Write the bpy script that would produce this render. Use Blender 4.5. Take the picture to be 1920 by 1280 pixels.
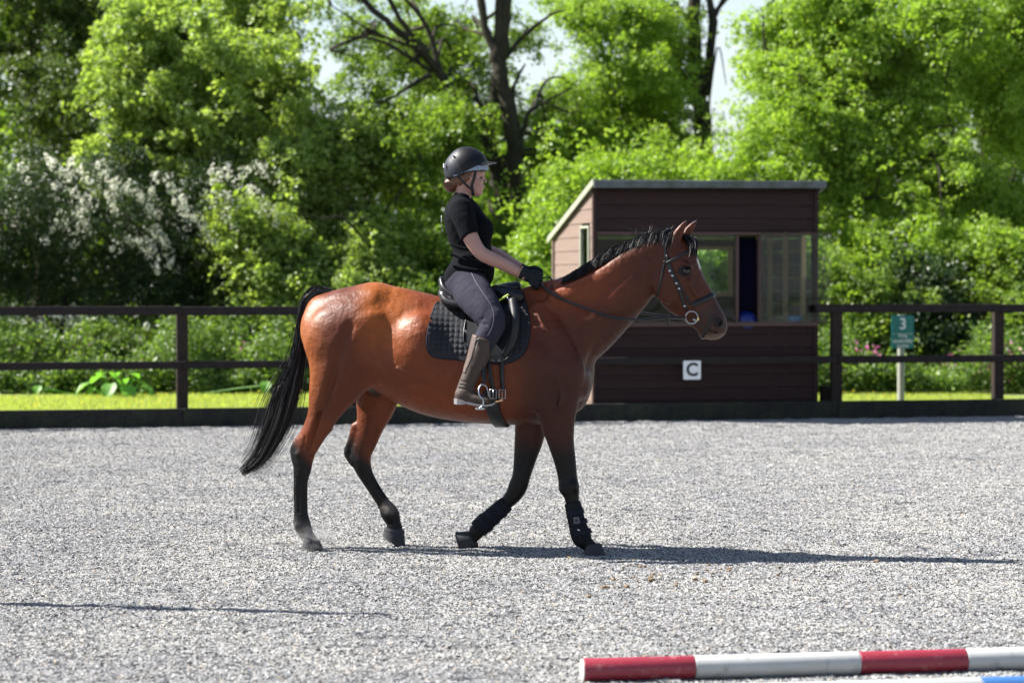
import bpy, math, random, time
import numpy as np
from mathutils import Vector, Matrix
from mathutils.bvhtree import BVHTree
R = math.radians
rng = np.random.default_rng(7)
random.seed(7)
for o in list(bpy.data.objects):
    bpy.data.objects.remove(o)
S = bpy.context.scene
COL = S.collection

# ------------------------------------------------------------------ camera, sky, sun, exposure
EYE = 1.65
FPX = 85 / 36 * 1920
PITCH = math.atan(122 / FPX)
cam = bpy.data.cameras.new('camera')
cam.lens = 85; cam.sensor_width = 36; cam.clip_end = 3000; cam.clip_start = 0.1
camo = bpy.data.objects.new('camera', cam); COL.objects.link(camo)
camo.location = (0, 0, EYE); camo.rotation_euler = (R(90) - PITCH, 0, 0)
cam.dof.use_dof = True; cam.dof.focus_distance = 14.35; cam.dof.aperture_fstop = 2.6
S.camera = camo
SUN_EL, SUN_AZ = R(45), (-math.cos(R(11.5)), math.sin(R(11.5)))     # towards the sun, horizontally
W = bpy.data.worlds.new('World'); S.world = W; W.use_nodes = True
nt = W.node_tree
bg = nt.nodes['Background']
sky = nt.nodes.new('ShaderNodeTexSky'); sky.sky_type = 'NISHITA'; sky.sun_disc = False
sky.sun_elevation = SUN_EL
sky.sun_rotation = math.atan2(SUN_AZ[0], SUN_AZ[1])
sky.air_density = 1.1; sky.dust_density = 1.0; sky.ozone_density = 1.0
# thin bright cirrus low over the horizon, fading out upwards
tcw = nt.nodes.new('ShaderNodeTexCoord'); sx = nt.nodes.new('ShaderNodeSeparateXYZ'); nt.links.new(tcw.outputs['Generated'], sx.inputs[0])
mr = nt.nodes.new('ShaderNodeMapRange'); mr.inputs['From Min'].default_value = .45; mr.inputs['From Max'].default_value = 0; mr.inputs['To Max'].default_value = .75; nt.links.new(sx.outputs[2], mr.inputs[0])
mpw = nt.nodes.new('ShaderNodeMapping'); mpw.inputs['Scale'].default_value = (3, 3, 14); nt.links.new(tcw.outputs['Generated'], mpw.inputs[0])
nw = nt.nodes.new('ShaderNodeTexNoise'); nw.inputs['Scale'].default_value = 1.6; nw.inputs['Detail'].default_value = 7; nt.links.new(mpw.outputs[0], nw.inputs[0])
mw = nt.nodes.new('ShaderNodeMapRange'); mw.inputs['From Min'].default_value = .3; mw.inputs['From Max'].default_value = .62; nt.links.new(nw.outputs['Fac'], mw.inputs[0])
mm = nt.nodes.new('ShaderNodeMath'); mm.operation = 'MULTIPLY'; nt.links.new(mr.outputs[0], mm.inputs[0]); nt.links.new(mw.outputs[0], mm.inputs[1])
mxw = nt.nodes.new('ShaderNodeMixRGB'); nt.links.new(mm.outputs[0], mxw.inputs[0]); nt.links.new(sky.outputs[0], mxw.inputs[1]); mxw.inputs[2].default_value = (5.4, 5.8, 6.4, 1)
nt.links.new(mxw.outputs[0], bg.inputs[0]); bg.inputs[1].default_value = 0.055
sl = bpy.data.lights.new('sun', 'SUN'); sl.energy = 5.0; sl.angle = R(0.53); sl.color = (1, .96, .89)
slo = bpy.data.objects.new('sun', sl); COL.objects.link(slo)
sd = Vector((SUN_AZ[0] * math.cos(SUN_EL), SUN_AZ[1] * math.cos(SUN_EL), math.sin(SUN_EL)))
slo.rotation_euler = sd.to_track_quat('Z', 'Y').to_euler(); slo.location = (-20, 20, 30)
S.view_settings.view_transform = 'Standard'; S.view_settings.look = 'None'
S.view_settings.gamma = 1; S.view_settings.use_curve_mapping = False
S.view_settings.exposure = 1.75
S.render.engine = 'CYCLES'
S.cycles.max_bounces = 7; S.cycles.diffuse_bounces = 2; S.cycles.transparent_max_bounces = 10
S.cycles.use_denoising = True

# ------------------------------------------------------------------ pixel -> place
CP, SP = math.cos(PITCH), math.sin(PITCH)
def ray(px, py):
    x = (px - 960) / FPX; y = -(py - 640) / FPX
    return np.array((x, y * SP + CP, y * CP - SP))
def at(px, py, Y):
    d = ray(px, py); t = Y / d[1]
    return np.array((d[0] * t, Y, EYE + d[2] * t))
PHI = R(9)
HH = np.array((math.cos(PHI), -math.sin(PHI), 0)); HL = np.array((math.sin(PHI), math.cos(PHI), 0))
HO = np.array((at(840, 1000, 14.52)[0], 14.52, 0.0))
PPM = 312.0
def H(px, py, lat=0.0):
    """pixel of the photo + sideways distance from the horse's middle -> the horse's own frame"""
    d = ray(px, py); C = np.array((0, 0, EYE))
    t = (lat - (C - HO) @ HL) / (d @ HL); P = C + t * d - HO
    return np.array((P @ HH, lat, P[2]))
def toworld(v):
    v = np.asarray(v); return HO + v[..., :1] * HH + v[..., 1:2] * HL + v[..., 2:3] * np.array((0, 0, 1.))
def pix(v):
    """horse frame points -> pixels (to lay out colours of the coat)"""
    w = toworld(v) - np.array((0, 0, EYE))
    dep = w[:, 1] * CP - w[:, 2] * SP; up = w[:, 1] * SP + w[:, 2] * CP
    return 960 + FPX * w[:, 0] / dep, 640 - FPX * up / dep

# ------------------------------------------------------------------ object helpers
def tag(o, label=None, cat=None, group=None, kind=None):
    if label: o['label'] = label
    if cat: o['category'] = cat
    if group: o['group'] = group
    if kind: o['kind'] = kind
    return o
def empty(name, loc=(0, 0, 0), rz=0.0, label=None, cat=None, group=None):
    o = bpy.data.objects.new(name, None); COL.objects.link(o)
    o.location = loc; o.rotation_euler = (0, 0, rz); o.empty_display_size = .1
    return tag(o, label, cat, group)
def npmesh(name, v, f, mat=None, parent=None, smooth=False, cols=None, mats=None, midx=None):
    v = np.asarray(v, dtype=np.float32).reshape(-1, 3)
    me = bpy.data.meshes.new(name)
    if isinstance(f, np.ndarray):
        k = f.shape[1]; n = len(f)
        me.vertices.add(len(v)); me.vertices.foreach_set('co', v.ravel())
        me.loops.add(n * k); me.loops.foreach_set('vertex_index', f.astype(np.int32).ravel())
        me.polygons.add(n); me.polygons.foreach_set('loop_start', np.arange(0, n * k, k, dtype=np.int32))
        me.polygons.foreach_set('loop_total', np.full(n, k, dtype=np.int32))
        me.update(calc_edges=True)
    else:
        me.from_pydata(v.tolist(), [], f); me.update()
    if smooth is not None: me.polygons.foreach_set('use_smooth', np.full(len(me.polygons), bool(smooth)))
    if cols is not None:
        a = me.color_attributes.new('Col', 'FLOAT_COLOR', 'POINT')
        c = np.ones((len(v), 4), dtype=np.float32); c[:, :3] = cols; a.data.foreach_set('color', c.ravel())
    for m in (mats or ([mat] if mat else [])): me.materials.append(m)
    if midx is not None: me.polygons.foreach_set('material_index', np.asarray(midx, dtype=np.int32))
    me.update()
    o = bpy.data.objects.new(name, me); COL.objects.link(o)
    if parent: o.parent = parent
    return o
class MB:
    """collects boxes, tubes, sheets for ONE mesh object"""
    def __init__(s): s.v = []; s.f = []; s.n = 0
    def add(s, v, f):
        v = np.asarray(v, dtype=float).reshape(-1, 3)
        s.f += [tuple(int(i) + s.n for i in q) for q in f]; s.v.append(v); s.n += len(v); return s
    def box(s, c, h, M=None, bev=0.0):
        """centre, half sizes, optional 3x3 whose rows are the axes; bevel cuts the twelve edges"""
        A = np.eye(3) if M is None else np.asarray(M); h = np.asarray(h, float)
        b = min(bev, min(h) * .45)
        if b <= 0:
            L = np.array([(x, y, z) for x in (-1, 1) for y in (-1, 1) for z in (-1, 1)]) * h
            F = [(0, 1, 3, 2), (4, 6, 7, 5), (0, 4, 5, 1), (2, 3, 7, 6), (0, 2, 6, 4), (1, 5, 7, 3)]
            return s.add(np.asarray(c) + L @ A, F)
        V = []; idx = {}
        for x in (-1, 1):
            for y in (-1, 1):
                for z in (-1, 1):
                    for ax in range(3):
                        p = np.array((x, y, z)) * (h - b); p[ax] = (x, y, z)[ax] * h[ax]
                        idx[(x, y, z, ax)] = len(V); V.append(p)
        F = []
        g = lambda x, y, z, a: idx[(x, y, z, a)]
        for sg in (-1, 1):
            q = [g(sg, -1, -1, 0), g(sg, 1, -1, 0), g(sg, 1, 1, 0), g(sg, -1, 1, 0)]; F.append(q if sg > 0 else q[::-1])
            q = [g(-1, sg, -1, 1), g(-1, sg, 1, 1), g(1, sg, 1, 1), g(1, sg, -1, 1)]; F.append(q if sg > 0 else q[::-1])
            q = [g(-1, -1, sg, 2), g(1, -1, sg, 2), g(1, 1, sg, 2), g(-1, 1, sg, 2)]; F.append(q if sg > 0 else q[::-1])
        for a in (-1, 1):
            for c2 in (-1, 1):
                F.append([g(a, c2, -1, 0), g(a, c2, 1, 0), g(a, c2, 1, 1), g(a, c2, -1, 1)][::(1 if a * c2 < 0 else -1)][::-1])
                F.append([g(a, -1, c2, 0), g(a, 1, c2, 0), g(a, 1, c2, 2), g(a, -1, c2, 2)][::(1 if a * c2 > 0 else -1)][::-1])
                F.append([g(-1, a, c2, 1), g(1, a, c2, 1), g(1, a, c2, 2), g(-1, a, c2, 2)][::(1 if a * c2 < 0 else -1)][::-1])
        for x in (-1, 1):
            for y in (-1, 1):
                for z in (-1, 1):
                    q = [g(x, y, z, 0), g(x, y, z, 1), g(x, y, z, 2)]; F.append(q if x * y * z > 0 else q[::-1])
        return s.add(np.asarray(c) + np.array(V) @ A, F)
    def tube(s, pts, rad, n=10, cap=True, squash=None):
        pts = np.asarray(pts, float); m = len(pts); rad = np.broadcast_to(rad, (m,))
        T = np.gradient(pts, axis=0); T /= np.linalg.norm(T, axis=1)[:, None] + 1e-12
        ref = np.array((0, 1, 0.)) if abs(T[0][1]) < .9 else np.array((1., 0, 0))
        V = []
        for i in range(m):
            u = np.cross(T[i], ref); u /= np.linalg.norm(u); w = np.cross(u, T[i]); ref = w
            for k in range(n):
                a = 2 * math.pi * k / n
                V.append(pts[i] + rad[i] * (math.cos(a) * u + math.sin(a) * w * (squash or 1)))
        F = [(i * n + k, (i + 1) * n + k, (i + 1) * n + (k + 1) % n, i * n + (k + 1) % n) for i in range(m - 1) for k in range(n)]
        if cap: F += [tuple(range(n)), tuple((m - 1) * n + k for k in reversed(range(n)))]
        return s.add(V, F)
    def build(s, name, mat, parent=None, smooth=False):
        return npmesh(name, np.concatenate(s.v), s.f, mat, parent, smooth)
def crom(P, n=6, closed=False):
    P = np.asarray(P, float)
    Q = np.vstack([P[-1:], P, P[:2]]) if closed else np.vstack([2 * P[0] - P[1], P, 2 * P[-1] - P[-2]])
    out = []
    for i in range(1, len(Q) - 2):
        for k in range(n):
            t = k / n; a, b, c, d = Q[i - 1], Q[i], Q[i + 1], Q[i + 2]
            out.append(.5 * (2 * b + (c - a) * t + (2 * a - 5 * b + 4 * c - d) * t * t + (3 * b - a - 3 * c + d) * t ** 3))
    if not closed: out.append(Q[-2])
    return np.array(out)
def sstep(a, b, x):
    t = np.clip((x - a) / (b - a), 0, 1); return t * t * (3 - 2 * t)
def vnoise(p, seed=0):
    """smooth value noise, numpy, 0..1"""
    p = np.asarray(p, float); i = np.floor(p).astype(np.int64); f = p - i; f = f * f * (3 - 2 * f)
    def h(a, b, c):
        n = (a * 73856093) ^ (b * 19349663) ^ (c * 83492791) ^ (seed * 2654435761)
        n = (n ^ (n >> 13)) * 1274126177; n = n ^ (n >> 16); return (n & 0xffff) / 65535.0
    r = 0
    for dx in (0, 1):
        for dy in (0, 1):
            for dz in (0, 1):
                w = (f[..., 0] if dx else 1 - f[..., 0]) * (f[..., 1] if dy else 1 - f[..., 1]) * (f[..., 2] if dz else 1 - f[..., 2])
                r = r + w * h(i[..., 0] + dx, i[..., 1] + dy, i[..., 2] + dz)
    return r

# ------------------------------------------------------------------ materials
def mat(name, col=(.5, .5, .5), rough=.6, metal=0.0, attr=False, noise=None, bump=None, spec=.5, trans=None, island=None, coat=0, sheen=0, alpha=None, stretch=None):
    m = bpy.data.materials.new(name); m.use_nodes = True; n = m.node_tree.nodes; L = m.node_tree.links
    p = n['Principled BSDF']
    p.inputs['Base Color'].default_value = (*col, 1); p.inputs['Roughness'].default_value = rough
    p.inputs['Metallic'].default_value = metal; p.inputs['Specular IOR Level'].default_value = spec
    p.inputs['Coat Weight'].default_value = coat; p.inputs['Sheen Weight'].default_value = sheen
    src = None
    tc = n.new('ShaderNodeTexCoord'); vec = tc.outputs['Object']
    if stretch:
        mp = n.new('ShaderNodeMapping'); mp.inputs['Scale'].default_value = stretch; L.new(vec, mp.inputs[0]); vec = mp.outputs[0]
    if attr:
        a = n.new('ShaderNodeVertexColor'); a.layer_name = 'Col'; src = a.outputs[0]
    if island:      # a second colour reached piece by piece
        g = n.new('ShaderNodeNewGeometry'); r = n.new('ShaderNodeValToRGB'); r.color_ramp.interpolation = 'LINEAR'
        els = r.color_ramp.elements
        while len(els) < len(island): els.new(.5)
        for e, (ps, c) in zip(els, island): e.position = ps; e.color = (*c, 1)
        L.new(g.outputs['Random Per Island'], r.inputs[0])
        if src:
            mx = n.new('ShaderNodeMixRGB'); mx.blend_type = 'MULTIPLY'; mx.inputs[0].default_value = 1; L.new(src, mx.inputs[1]); L.new(r.outputs[0], mx.inputs[2]); src = mx.outputs[0]
        else: src = r.outputs[0]
    if noise:       # (scale, amount, colour2, detail)
        for (sc, amt, c2, *rest) in (noise if isinstance(noise, list) else [noise]):
            t = n.new('ShaderNodeTexNoise'); t.inputs['Scale'].default_value = sc; t.inputs['Detail'].default_value = 6
            L.new(vec, t.inputs['Vector'])
            r = n.new('ShaderNodeValToRGB'); lo, hi = rest if rest else (.35, .65)
            r.color_ramp.elements[0].position = lo; r.color_ramp.elements[1].position = hi
            L.new(t.outputs['Fac'], r.inputs[0])
            ml = n.new('ShaderNodeMath'); ml.operation = 'MULTIPLY'; ml.inputs[1].default_value = amt; L.new(r.outputs[0], ml.inputs[0])
            mx = n.new('ShaderNodeMixRGB'); L.new(ml.outputs[0], mx.inputs[0])
            if src: L.new(src, mx.inputs[1])
            else: mx.inputs[1].default_value = (*col, 1)
            mx.inputs[2].default_value = (*c2, 1); src = mx.outputs[0]
    if src: L.new(src, p.inputs['Base Color'])
    if bump:
        prev = None
        for (sc, st, dist) in (bump if isinstance(bump, list) else [bump]):
            t = n.new('ShaderNodeTexNoise'); t.inputs['Scale'].default_value = sc; t.inputs['Detail'].default_value = 5; L.new(vec, t.inputs['Vector'])
            b = n.new('ShaderNodeBump'); b.inputs['Strength'].default_value = st; b.inputs['Distance'].default_value = dist
            L.new(t.outputs['Fac'], b.inputs['Height'])
            if prev: L.new(prev, b.inputs['Normal'])
            prev = b.outputs[0]
        L.new(prev, p.inputs['Normal'])
    if trans:       # (factor, tint) light through leaves
        t = n.new('ShaderNodeBsdfTranslucent')
        if src:
            mu = n.new('ShaderNodeMixRGB'); mu.blend_type = 'MULTIPLY'; mu.inputs[0].default_value = 1; L.new(src, mu.inputs[1]); mu.inputs[2].default_value = (*trans[1], 1); L.new(mu.outputs[0], t.inputs[0])
        else: t.inputs[0].default_value = (*(c * k for c, k in zip(col, trans[1])), 1)
        ms = n.new('ShaderNodeMixShader'); ms.inputs[0].default_value = trans[0]
        L.new(p.outputs[0], ms.inputs[1]); L.new(t.outputs[0], ms.inputs[2]); L.new(ms.outputs[0], n['Material Output'].inputs[0])
    m['p'] = 1
    return m
M = {}
def leafmat(name, a, b, c, tf=.45, tint=(1.9, 2.0, .8), rough=.42):
    return mat(name, a, rough, island=[(0, a), (.5, b), (1, c)], trans=(tf, tint), spec=.3)
M['leaf_bright'] = leafmat('fresh green leaves', (.14, .23, .025), (.19, .285, .04), (.27, .35, .085))
M['leaf_mid'] = leafmat('mid green leaves', (.085, .145, .018), (.125, .195, .028), (.185, .245, .055))
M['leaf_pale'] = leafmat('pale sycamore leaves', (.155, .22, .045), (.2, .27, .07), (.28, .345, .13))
M['leaf_dark'] = leafmat('dark green leaves', (.012, .028, .01), (.022, .045, .015), (.05, .08, .022), tf=.2)  # darkest leaf tone, for the hawthorns and one shrub
M['leaf_herb'] = leafmat('herb leaves', (.06, .11, .02), (.09, .15, .03), (.15, .21, .06))
M['leaf_deep'] = leafmat('shaded sycamore leaves', (.035, .062, .012), (.055, .09, .016), (.1, .14, .03), tf=.25)  # deep shade of the upper left tree put into its leaf colour
M['blossom'] = mat('hawthorn blossom', (.72, .72, .62), .7, island=[(0, (.88, .87, .76)), (.75, (.8, .79, .66)), (1, (.3, .4, .15))], trans=(.3, (1, 1, 1)))
M['bark'] = mat('bark', (.028, .023, .019), .95, spec=.1, noise=[(6, .8, (.05, .044, .034)), (2, .3, (.03, .042, .016))], bump=(14, .9, .03))
M['deadwood'] = mat('dead wood', (.3, .21, .14), .8, noise=(20, .6, (.16, .11, .08)))

# ================================================================== SETTING
# fence line: passes 27.2 m off, turned 12 degrees away to the right
FU = np.array((math.cos(R(12)), math.sin(R(12)), 0)); FN = np.array((-math.sin(R(12)), math.cos(R(12)), 0)); UP = np.array((0, 0, 1.))
F0 = np.array((0, 27.22, 0))
FM = np.array([FU, FN, UP])
def fl(u, n=0.0, z=0.0): return F0 + u * FU + n * FN + z * UP
def fence_u(px, n=0.0):
    """distance along the fence (set n behind it) that the photo shows at column px"""
    q = (px - 960) / FPX; b = F0 + n * FN
    return (q * b[1] - b[0]) / (FU[0] - q * FU[1])

M['ground'] = mat('soil', (.05, .07, .025), .95, noise=(.6, .6, (.07, .11, .03)))
npmesh('ground', [(-300, -60, -.03), (300, -60, -.03), (300, 500, -.03), (-300, 500, -.03)], np.array([[0, 1, 2, 3]]), M['ground'])['kind'] = 'structure'
M['arena'] = mat('arena surface of chips', (.26, .26, .262), .95, noise=[(120, .5, (.1, .1, .11), .5, .64), (210, .4, (.37, .367, .36), .5, .7)], bump=[(130, 1.0, .012), (20, .4, .02)], spec=.1)
v = [fl(-60, -60, 0), fl(60, -60, 0), fl(60, -.03, 0), fl(-60, -.03, 0)]
tag(npmesh('arena_ground', v, np.array([[0, 1, 2, 3]]), M['arena']), kind='structure')
# loose chips lying on it: one 2 m patch of chips repeated by geometry nodes
def chips():
    n = 85000; S2 = 2.0
    P = rng.uniform(-S2 / 2, S2 / 2, (n, 2)); s = .0038 * np.clip(rng.lognormal(0, .42, n), .4, 2.6)
    T = np.array([(1, 1, 1), (1, -1, -1), (-1, 1, -1), (-1, -1, 1)]) / 1.2
    T = T[None] * np.stack([s * rng.uniform(.8, 1.5, n), s * rng.uniform(.6, 1.1, n), s * rng.uniform(.25, .6, n)], 1)[:, None] * rng.uniform(.7, 1.3, (n, 4, 1))
    a = rng.uniform(0, 6.283, n); b = rng.normal(0, .22, n)
    ca, sa, cb, sb = np.cos(a)[:, None], np.sin(a)[:, None], np.cos(b)[:, None], np.sin(b)[:, None]
    x, y, z = T[..., 0], T[..., 1], T[..., 2]
    x, z = x * cb - z * sb, x * sb + z * cb
    V = np.stack([x * ca - y * sa, x * sa + y * ca, z], -1)
    hg = (vnoise(np.stack([P[:, 0] * 9, P[:, 1] * 9, 0 * P[:, 0]], 1), 3) - .45) * .02
    V[..., :2] += P[:, None]; V[..., 2] += (s * .35 + np.maximum(hg, 0))[:, None]
    F = (np.arange(n) * 4)[:, None, None] + np.array([(0, 1, 2), (0, 3, 1), (0, 2, 3), (1, 3, 2)])[None]
    m = mat('grey chips', (.4, .4, .4), .95, island=[(0, (.02, .021, .027)), (.07, (.06, .062, .07)), (.14, (.21, .21, .217)), (.6, (.275, .275, .278)), (.93, (.34, .338, .335)), (1, (.28, .22, .15))], spec=.1)
    nn = m.node_tree.nodes; ll = m.node_tree.links; gg = nn.new('ShaderNodeNewGeometry'); t_ = nn.new('ShaderNodeTexNoise'); t_.inputs['Scale'].default_value = .9; t_.inputs['Detail'].default_value = 5; ll.new(gg.outputs['Position'], t_.inputs['Vector'])
    r_ = nn.new('ShaderNodeValToRGB'); r_.color_ramp.elements[0].position = .35; r_.color_ramp.elements[1].position = .65; r_.color_ramp.elements[0].color = (.86, .86, .87, 1); r_.color_ramp.elements[1].color = (1.05, 1.04, 1.0, 1); ll.new(t_.outputs['Fac'], r_.inputs[0])
    x_ = nn.new('ShaderNodeMixRGB'); x_.blend_type = 'MULTIPLY'; x_.inputs[0].default_value = 1; pb = nn['Principled BSDF']; ll.new(pb.inputs['Base Color'].links[0].from_socket, x_.inputs[1]); ll.new(r_.outputs[0], x_.inputs[2]); ll.new(x_.outputs[0], pb.inputs['Base Color'])
    M['chip'] = m
    o = tag(npmesh('arena_gravel', V, F.reshape(-1, 3), m), 'pale grey gravelly riding surface covering the arena', 'gravel', kind='stuff')
    o.location = F0 - FN * 1.06; o.rotation_euler = (0, 0, R(12))
    g = bpy.data.node_groups.new('spread patch', 'GeometryNodeTree'); g.interface.new_socket('Geometry', in_out='INPUT', socket_type='NodeSocketGeometry'); g.interface.new_socket('Geometry', in_out='OUTPUT', socket_type='NodeSocketGeometry')
    N = g.nodes; L = g.links; gi = N.new('NodeGroupInput'); go = N.new('NodeGroupOutput')
    gr = N.new('GeometryNodeMeshGrid'); nx, ny = 9, 10
    for k, v_ in (('Size X', 2.0 * (nx - 1)), ('Size Y', 2.0 * (ny - 1)), ('Vertices X', nx), ('Vertices Y', ny)): gr.inputs[k].default_value = v_
    tr = N.new('GeometryNodeTransform'); tr.inputs['Translation'].default_value = (0, -(ny - 1), 0)
    ip = N.new('GeometryNodeInstanceOnPoints'); rv = N.new('FunctionNodeRandomValue'); rv.data_type = 'INT'; rv.inputs['Min'].default_value = 0; rv.inputs['Max'].default_value = 3
    mu = N.new('ShaderNodeMath'); mu.operation = 'MULTIPLY'; mu.inputs[1].default_value = math.pi / 2; cx = N.new('ShaderNodeCombineXYZ')
    io = [q for q in rv.outputs if q.type == 'INT'][0]
    for q in rv.inputs:
        if q.type == 'INT' and q.name == 'Max': q.default_value = 3
        if q.type == 'INT' and q.name == 'Min': q.default_value = 0
    L.new(io, mu.inputs[0]); L.new(mu.outputs[0], cx.inputs[2]); L.new(cx.outputs[0], ip.inputs['Rotation'])
    L.new(gr.outputs[0], tr.inputs[0]); L.new(tr.outputs[0], ip.inputs['Points']); L.new(gi.outputs[0], ip.inputs['Instance']); L.new(ip.outputs[0], go.inputs[0])
    o.modifiers.new('spread', 'NODES').node_group = g
chips()
# hoof prints: little crescents of chips kicked up round a scrape
def prints():
    VV = []; m = M['chip']
    pts = []
    for k in range(16):
        x = -2.9 + k * .38 + random.uniform(-.05, .05); pts.append((x, 14.75 - x * .12 + random.choice((-.12, .12)) + random.uniform(-.05, .05)))
    for k in range(45): 
        y = random.uniform(9.6, 24); w = 960 / FPX * y; pts.append((random.uniform(-w, w), y))
    for k in range(35):
        u = random.uniform(-6, 6.5); q = F0 + u * FU - FN * random.choice((.9, 1.15, 1.6)) * random.uniform(.9, 1.1); pts.append((q[0], q[1]))
    for (cx, cy) in pts:
        n = 170; a = rng.normal(random.uniform(0, 6.28), 1.5, n); r = rng.normal(.075, .022, n); s = .0042 * np.clip(rng.lognormal(0, .4, n), .5, 2.4)
        T = np.array([(1, 1, 1), (1, -1, -1), (-1, 1, -1), (-1, -1, 1)]) * s[:, None, None] * rng.uniform(.6, 1.3, (n, 4, 3)) * (1, 1, .5)
        h = np.abs(rng.normal(0, .0045, n)) * np.exp(-((r - .075) / .03) ** 2) + s * .5
        T[..., 0] += (cx + r * np.cos(a))[:, None]; T[..., 1] += (cy + r * np.sin(a) * 1.1)[:, None]; T[..., 2] += h[:, None]
        VV.append(T.reshape(-1, 3))
    V = np.concatenate(VV); F = (np.arange(len(V) // 4) * 4)[:, None, None] + np.array([(0, 1, 2), (0, 3, 1), (0, 2, 3), (1, 3, 2)])[None]
    tag(npmesh('hoof_print_gravel', V, F.reshape(-1, 3), m), 'low crescents of grey chips kicked up round hoof prints', 'gravel', kind='stuff')
prints()
# brown crumbs of dung and soil in front of the horse
def crumbs():
    mb = MB()
    spots = [(1060, 1050), (1150, 1102), (1165, 1085), (1247, 1088), (1250, 1095), (1300, 1090), (1180, 1062), (1345, 1068), (1320, 1080), (1370, 1072), (1095, 1122), (1465, 1079), (1150, 1106), (1240, 1084), (1640, 1052)]
    for i in range(44):
        a, b = spots[i % len(spots)]
        a += random.gauss(0, 14); b += random.gauss(0, 4)
        d = EYE * FPX / (b - 518); c = np.array(((a - 960) / FPX * d, d, .012))
        s = random.uniform(.004, .011)
        w = Matrix.Rotation(random.uniform(0, 6.28), 3, 'Z')
        mb.box(c, (s * 1.4, s, s * .7), np.array(w), s * .4)
    tag(mb.build('dung_crumbs', mat('dung', (.11, .078, .052), .9, noise=(60, .6, (.3, .2, .1)))), 'scattered brown crumbs of dung on the grey surface in front of the horse', 'dung', kind='stuff')
crumbs()

# ---- lawn behind the fence
M['lawn'] = mat('mown grass', (.19, .24, .045), .9, noise=[(3, .5, (.23, .27, .07)), (90, .4, (.1, .14, .03))], bump=(150, .8, .03))
v = [fl(-60, .04, .03), fl(60, .04, .03), fl(60, 20, .03), fl(-60, 20, .03)]
tag(npmesh('lawn', v, np.array([[0, 1, 2, 3]]), M['lawn']), kind='structure')
def blades():
    n = 110000
    u = rng.uniform(-7.5, 7.5, n); w = rng.uniform(.08, 6.6, n)
    P = F0[None] + u[:, None] * FU + w[:, None] * FN
    h = rng.uniform(.02, .06, n); a = rng.uniform(0, 3.14, n); wd = rng.uniform(.003, .006, n)
    lx, ly = rng.normal(0, .018, n), rng.normal(0, .018, n)
    z = .03 + 0 * h
    V = np.stack([np.stack([P[:, 0] - wd * np.cos(a), P[:, 1] - wd * np.sin(a), z], 1), np.stack([P[:, 0] + wd * np.cos(a), P[:, 1] + wd * np.sin(a), z], 1), np.stack([P[:, 0] + lx, P[:, 1] + ly, z + h], 1)], 1)
    F = np.arange(n * 3).reshape(-1, 3)
    tag(npmesh('grass_blades', V, F, leafmat('grass', (.2, .25, .05), (.26, .3, .075), (.32, .35, .12), rough=.6)), 'short bright green mown grass behind the kickboard', 'grass', kind='stuff')
    mb = MB()
    for i in range(260):
        c = fl(random.uniform(-6.5, 6.5), random.uniform(.3, 6.3), random.uniform(.06, .11))
        r = random.uniform(.010, .02)
        mb.add([c + (r * math.cos(k * 1.2566), r * math.sin(k * 1.2566), .004) for k in range(5)] + [c - (0, 0, .008)], [(5, k, (k + 1) % 5) for k in range(5)])
    tag(mb.build('buttercups', mat('buttercup yellow', (.85, .62, .02), .4, trans=(.3, (1, 1, 1)))), 'yellow buttercups dotted over the lawn behind the fence', 'flowers', kind='stuff')
blades()

# ---- fence
M['fence'] = mat('dark stained fence wood', (.018, .014, .014), .75, noise=[(9, .6, (.028, .022, .02)), (40, .3, (.045, .045, .035), .55, .75)], spec=.15, bump=(30, .4, .01), stretch=(1, 1, 1))
M['fence_post'] = mat('post wood', (.022, .016, .014), .8, noise=[(9, .7, (.035, .025, .02))], spec=.15, bump=(30, .4, .01))
M['kick'] = mat('mossy kickboard', (.014, .013, .015), .8, noise=[(5, .6, (.03, .042, .018)), (30, .4, (.05, .045, .04))], spec=.15, bump=(25, .5, .012))
fence = empty('arena_fence', fl(fence_u(340)), R(12), 'dark brown post and rail fence with low kickboard along the far side of the arena', 'fence')
def wbox(name, c, h, m, root, bev=.006, jit=0):
    """box given in fence coordinates, hung under a root that stands on the fence line"""
    mb = MB()
    mb.box((0, 0, 0), h, None, bev)
    o = mb.build(name, m, root)
    r0 = np.array(root.location) - F0
    o.location = (c[0] - r0 @ FU, c[1] - r0 @ FN, c[2])
    if jit: o.rotation_euler = (random.uniform(-jit, jit), random.uniform(-jit, jit), 0)
    return o
u0 = fence_u(341, .055); sp = (fence_u(1568, .055) - u0) / 4; u5 = fence_u(1871, .055)
posts = [u0 - sp * 4.6, u0 - sp * 3.4, u0 - sp * 2.3, u0 - sp * 1.25] + [u0 + sp * k for k in range(0, 5)] + [u5, u5 + sp, u5 + 2 * sp, u5 + 3 * sp]
us0, us1 = fence_u(1112, .14), fence_u(1533, .14)
for u in posts:
    if us0 - .1 < u < us1 - .1: continue
    top = 1.26
    wbox('post', (u, .055, top / 2), (.062, .05, top / 2), M['fence_post'], fence, .008)
def rails(z, hh, a, b, n):
    xs = [p for p in posts if a < p < b]
    ends = [a] + xs[1::2] + [b]
    for p, q in zip(ends[:-1], ends[1:]):
        if q - p < .05: continue
        wbox('rail', ((p + q) / 2, n, z + random.uniform(-.004, .004)), ((q - p) / 2 - .003, .019, hh), M['fence'], fence, .005)
rails(1.275, .048, posts[0], us0 - .12, -.016)
rails(1.275, .048, us1 - .08, posts[-1], -.016)
rails(.685, .042, posts[0], posts[-1], -.016)
xs = posts[::2]
for p, q in zip(xs[:-1], xs[1:]):
    wbox('kickboard', ((p + q) / 2, -.018, .09), ((q - p) / 2 - .002, .02, .118), M['kick'], fence, .006)
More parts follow.
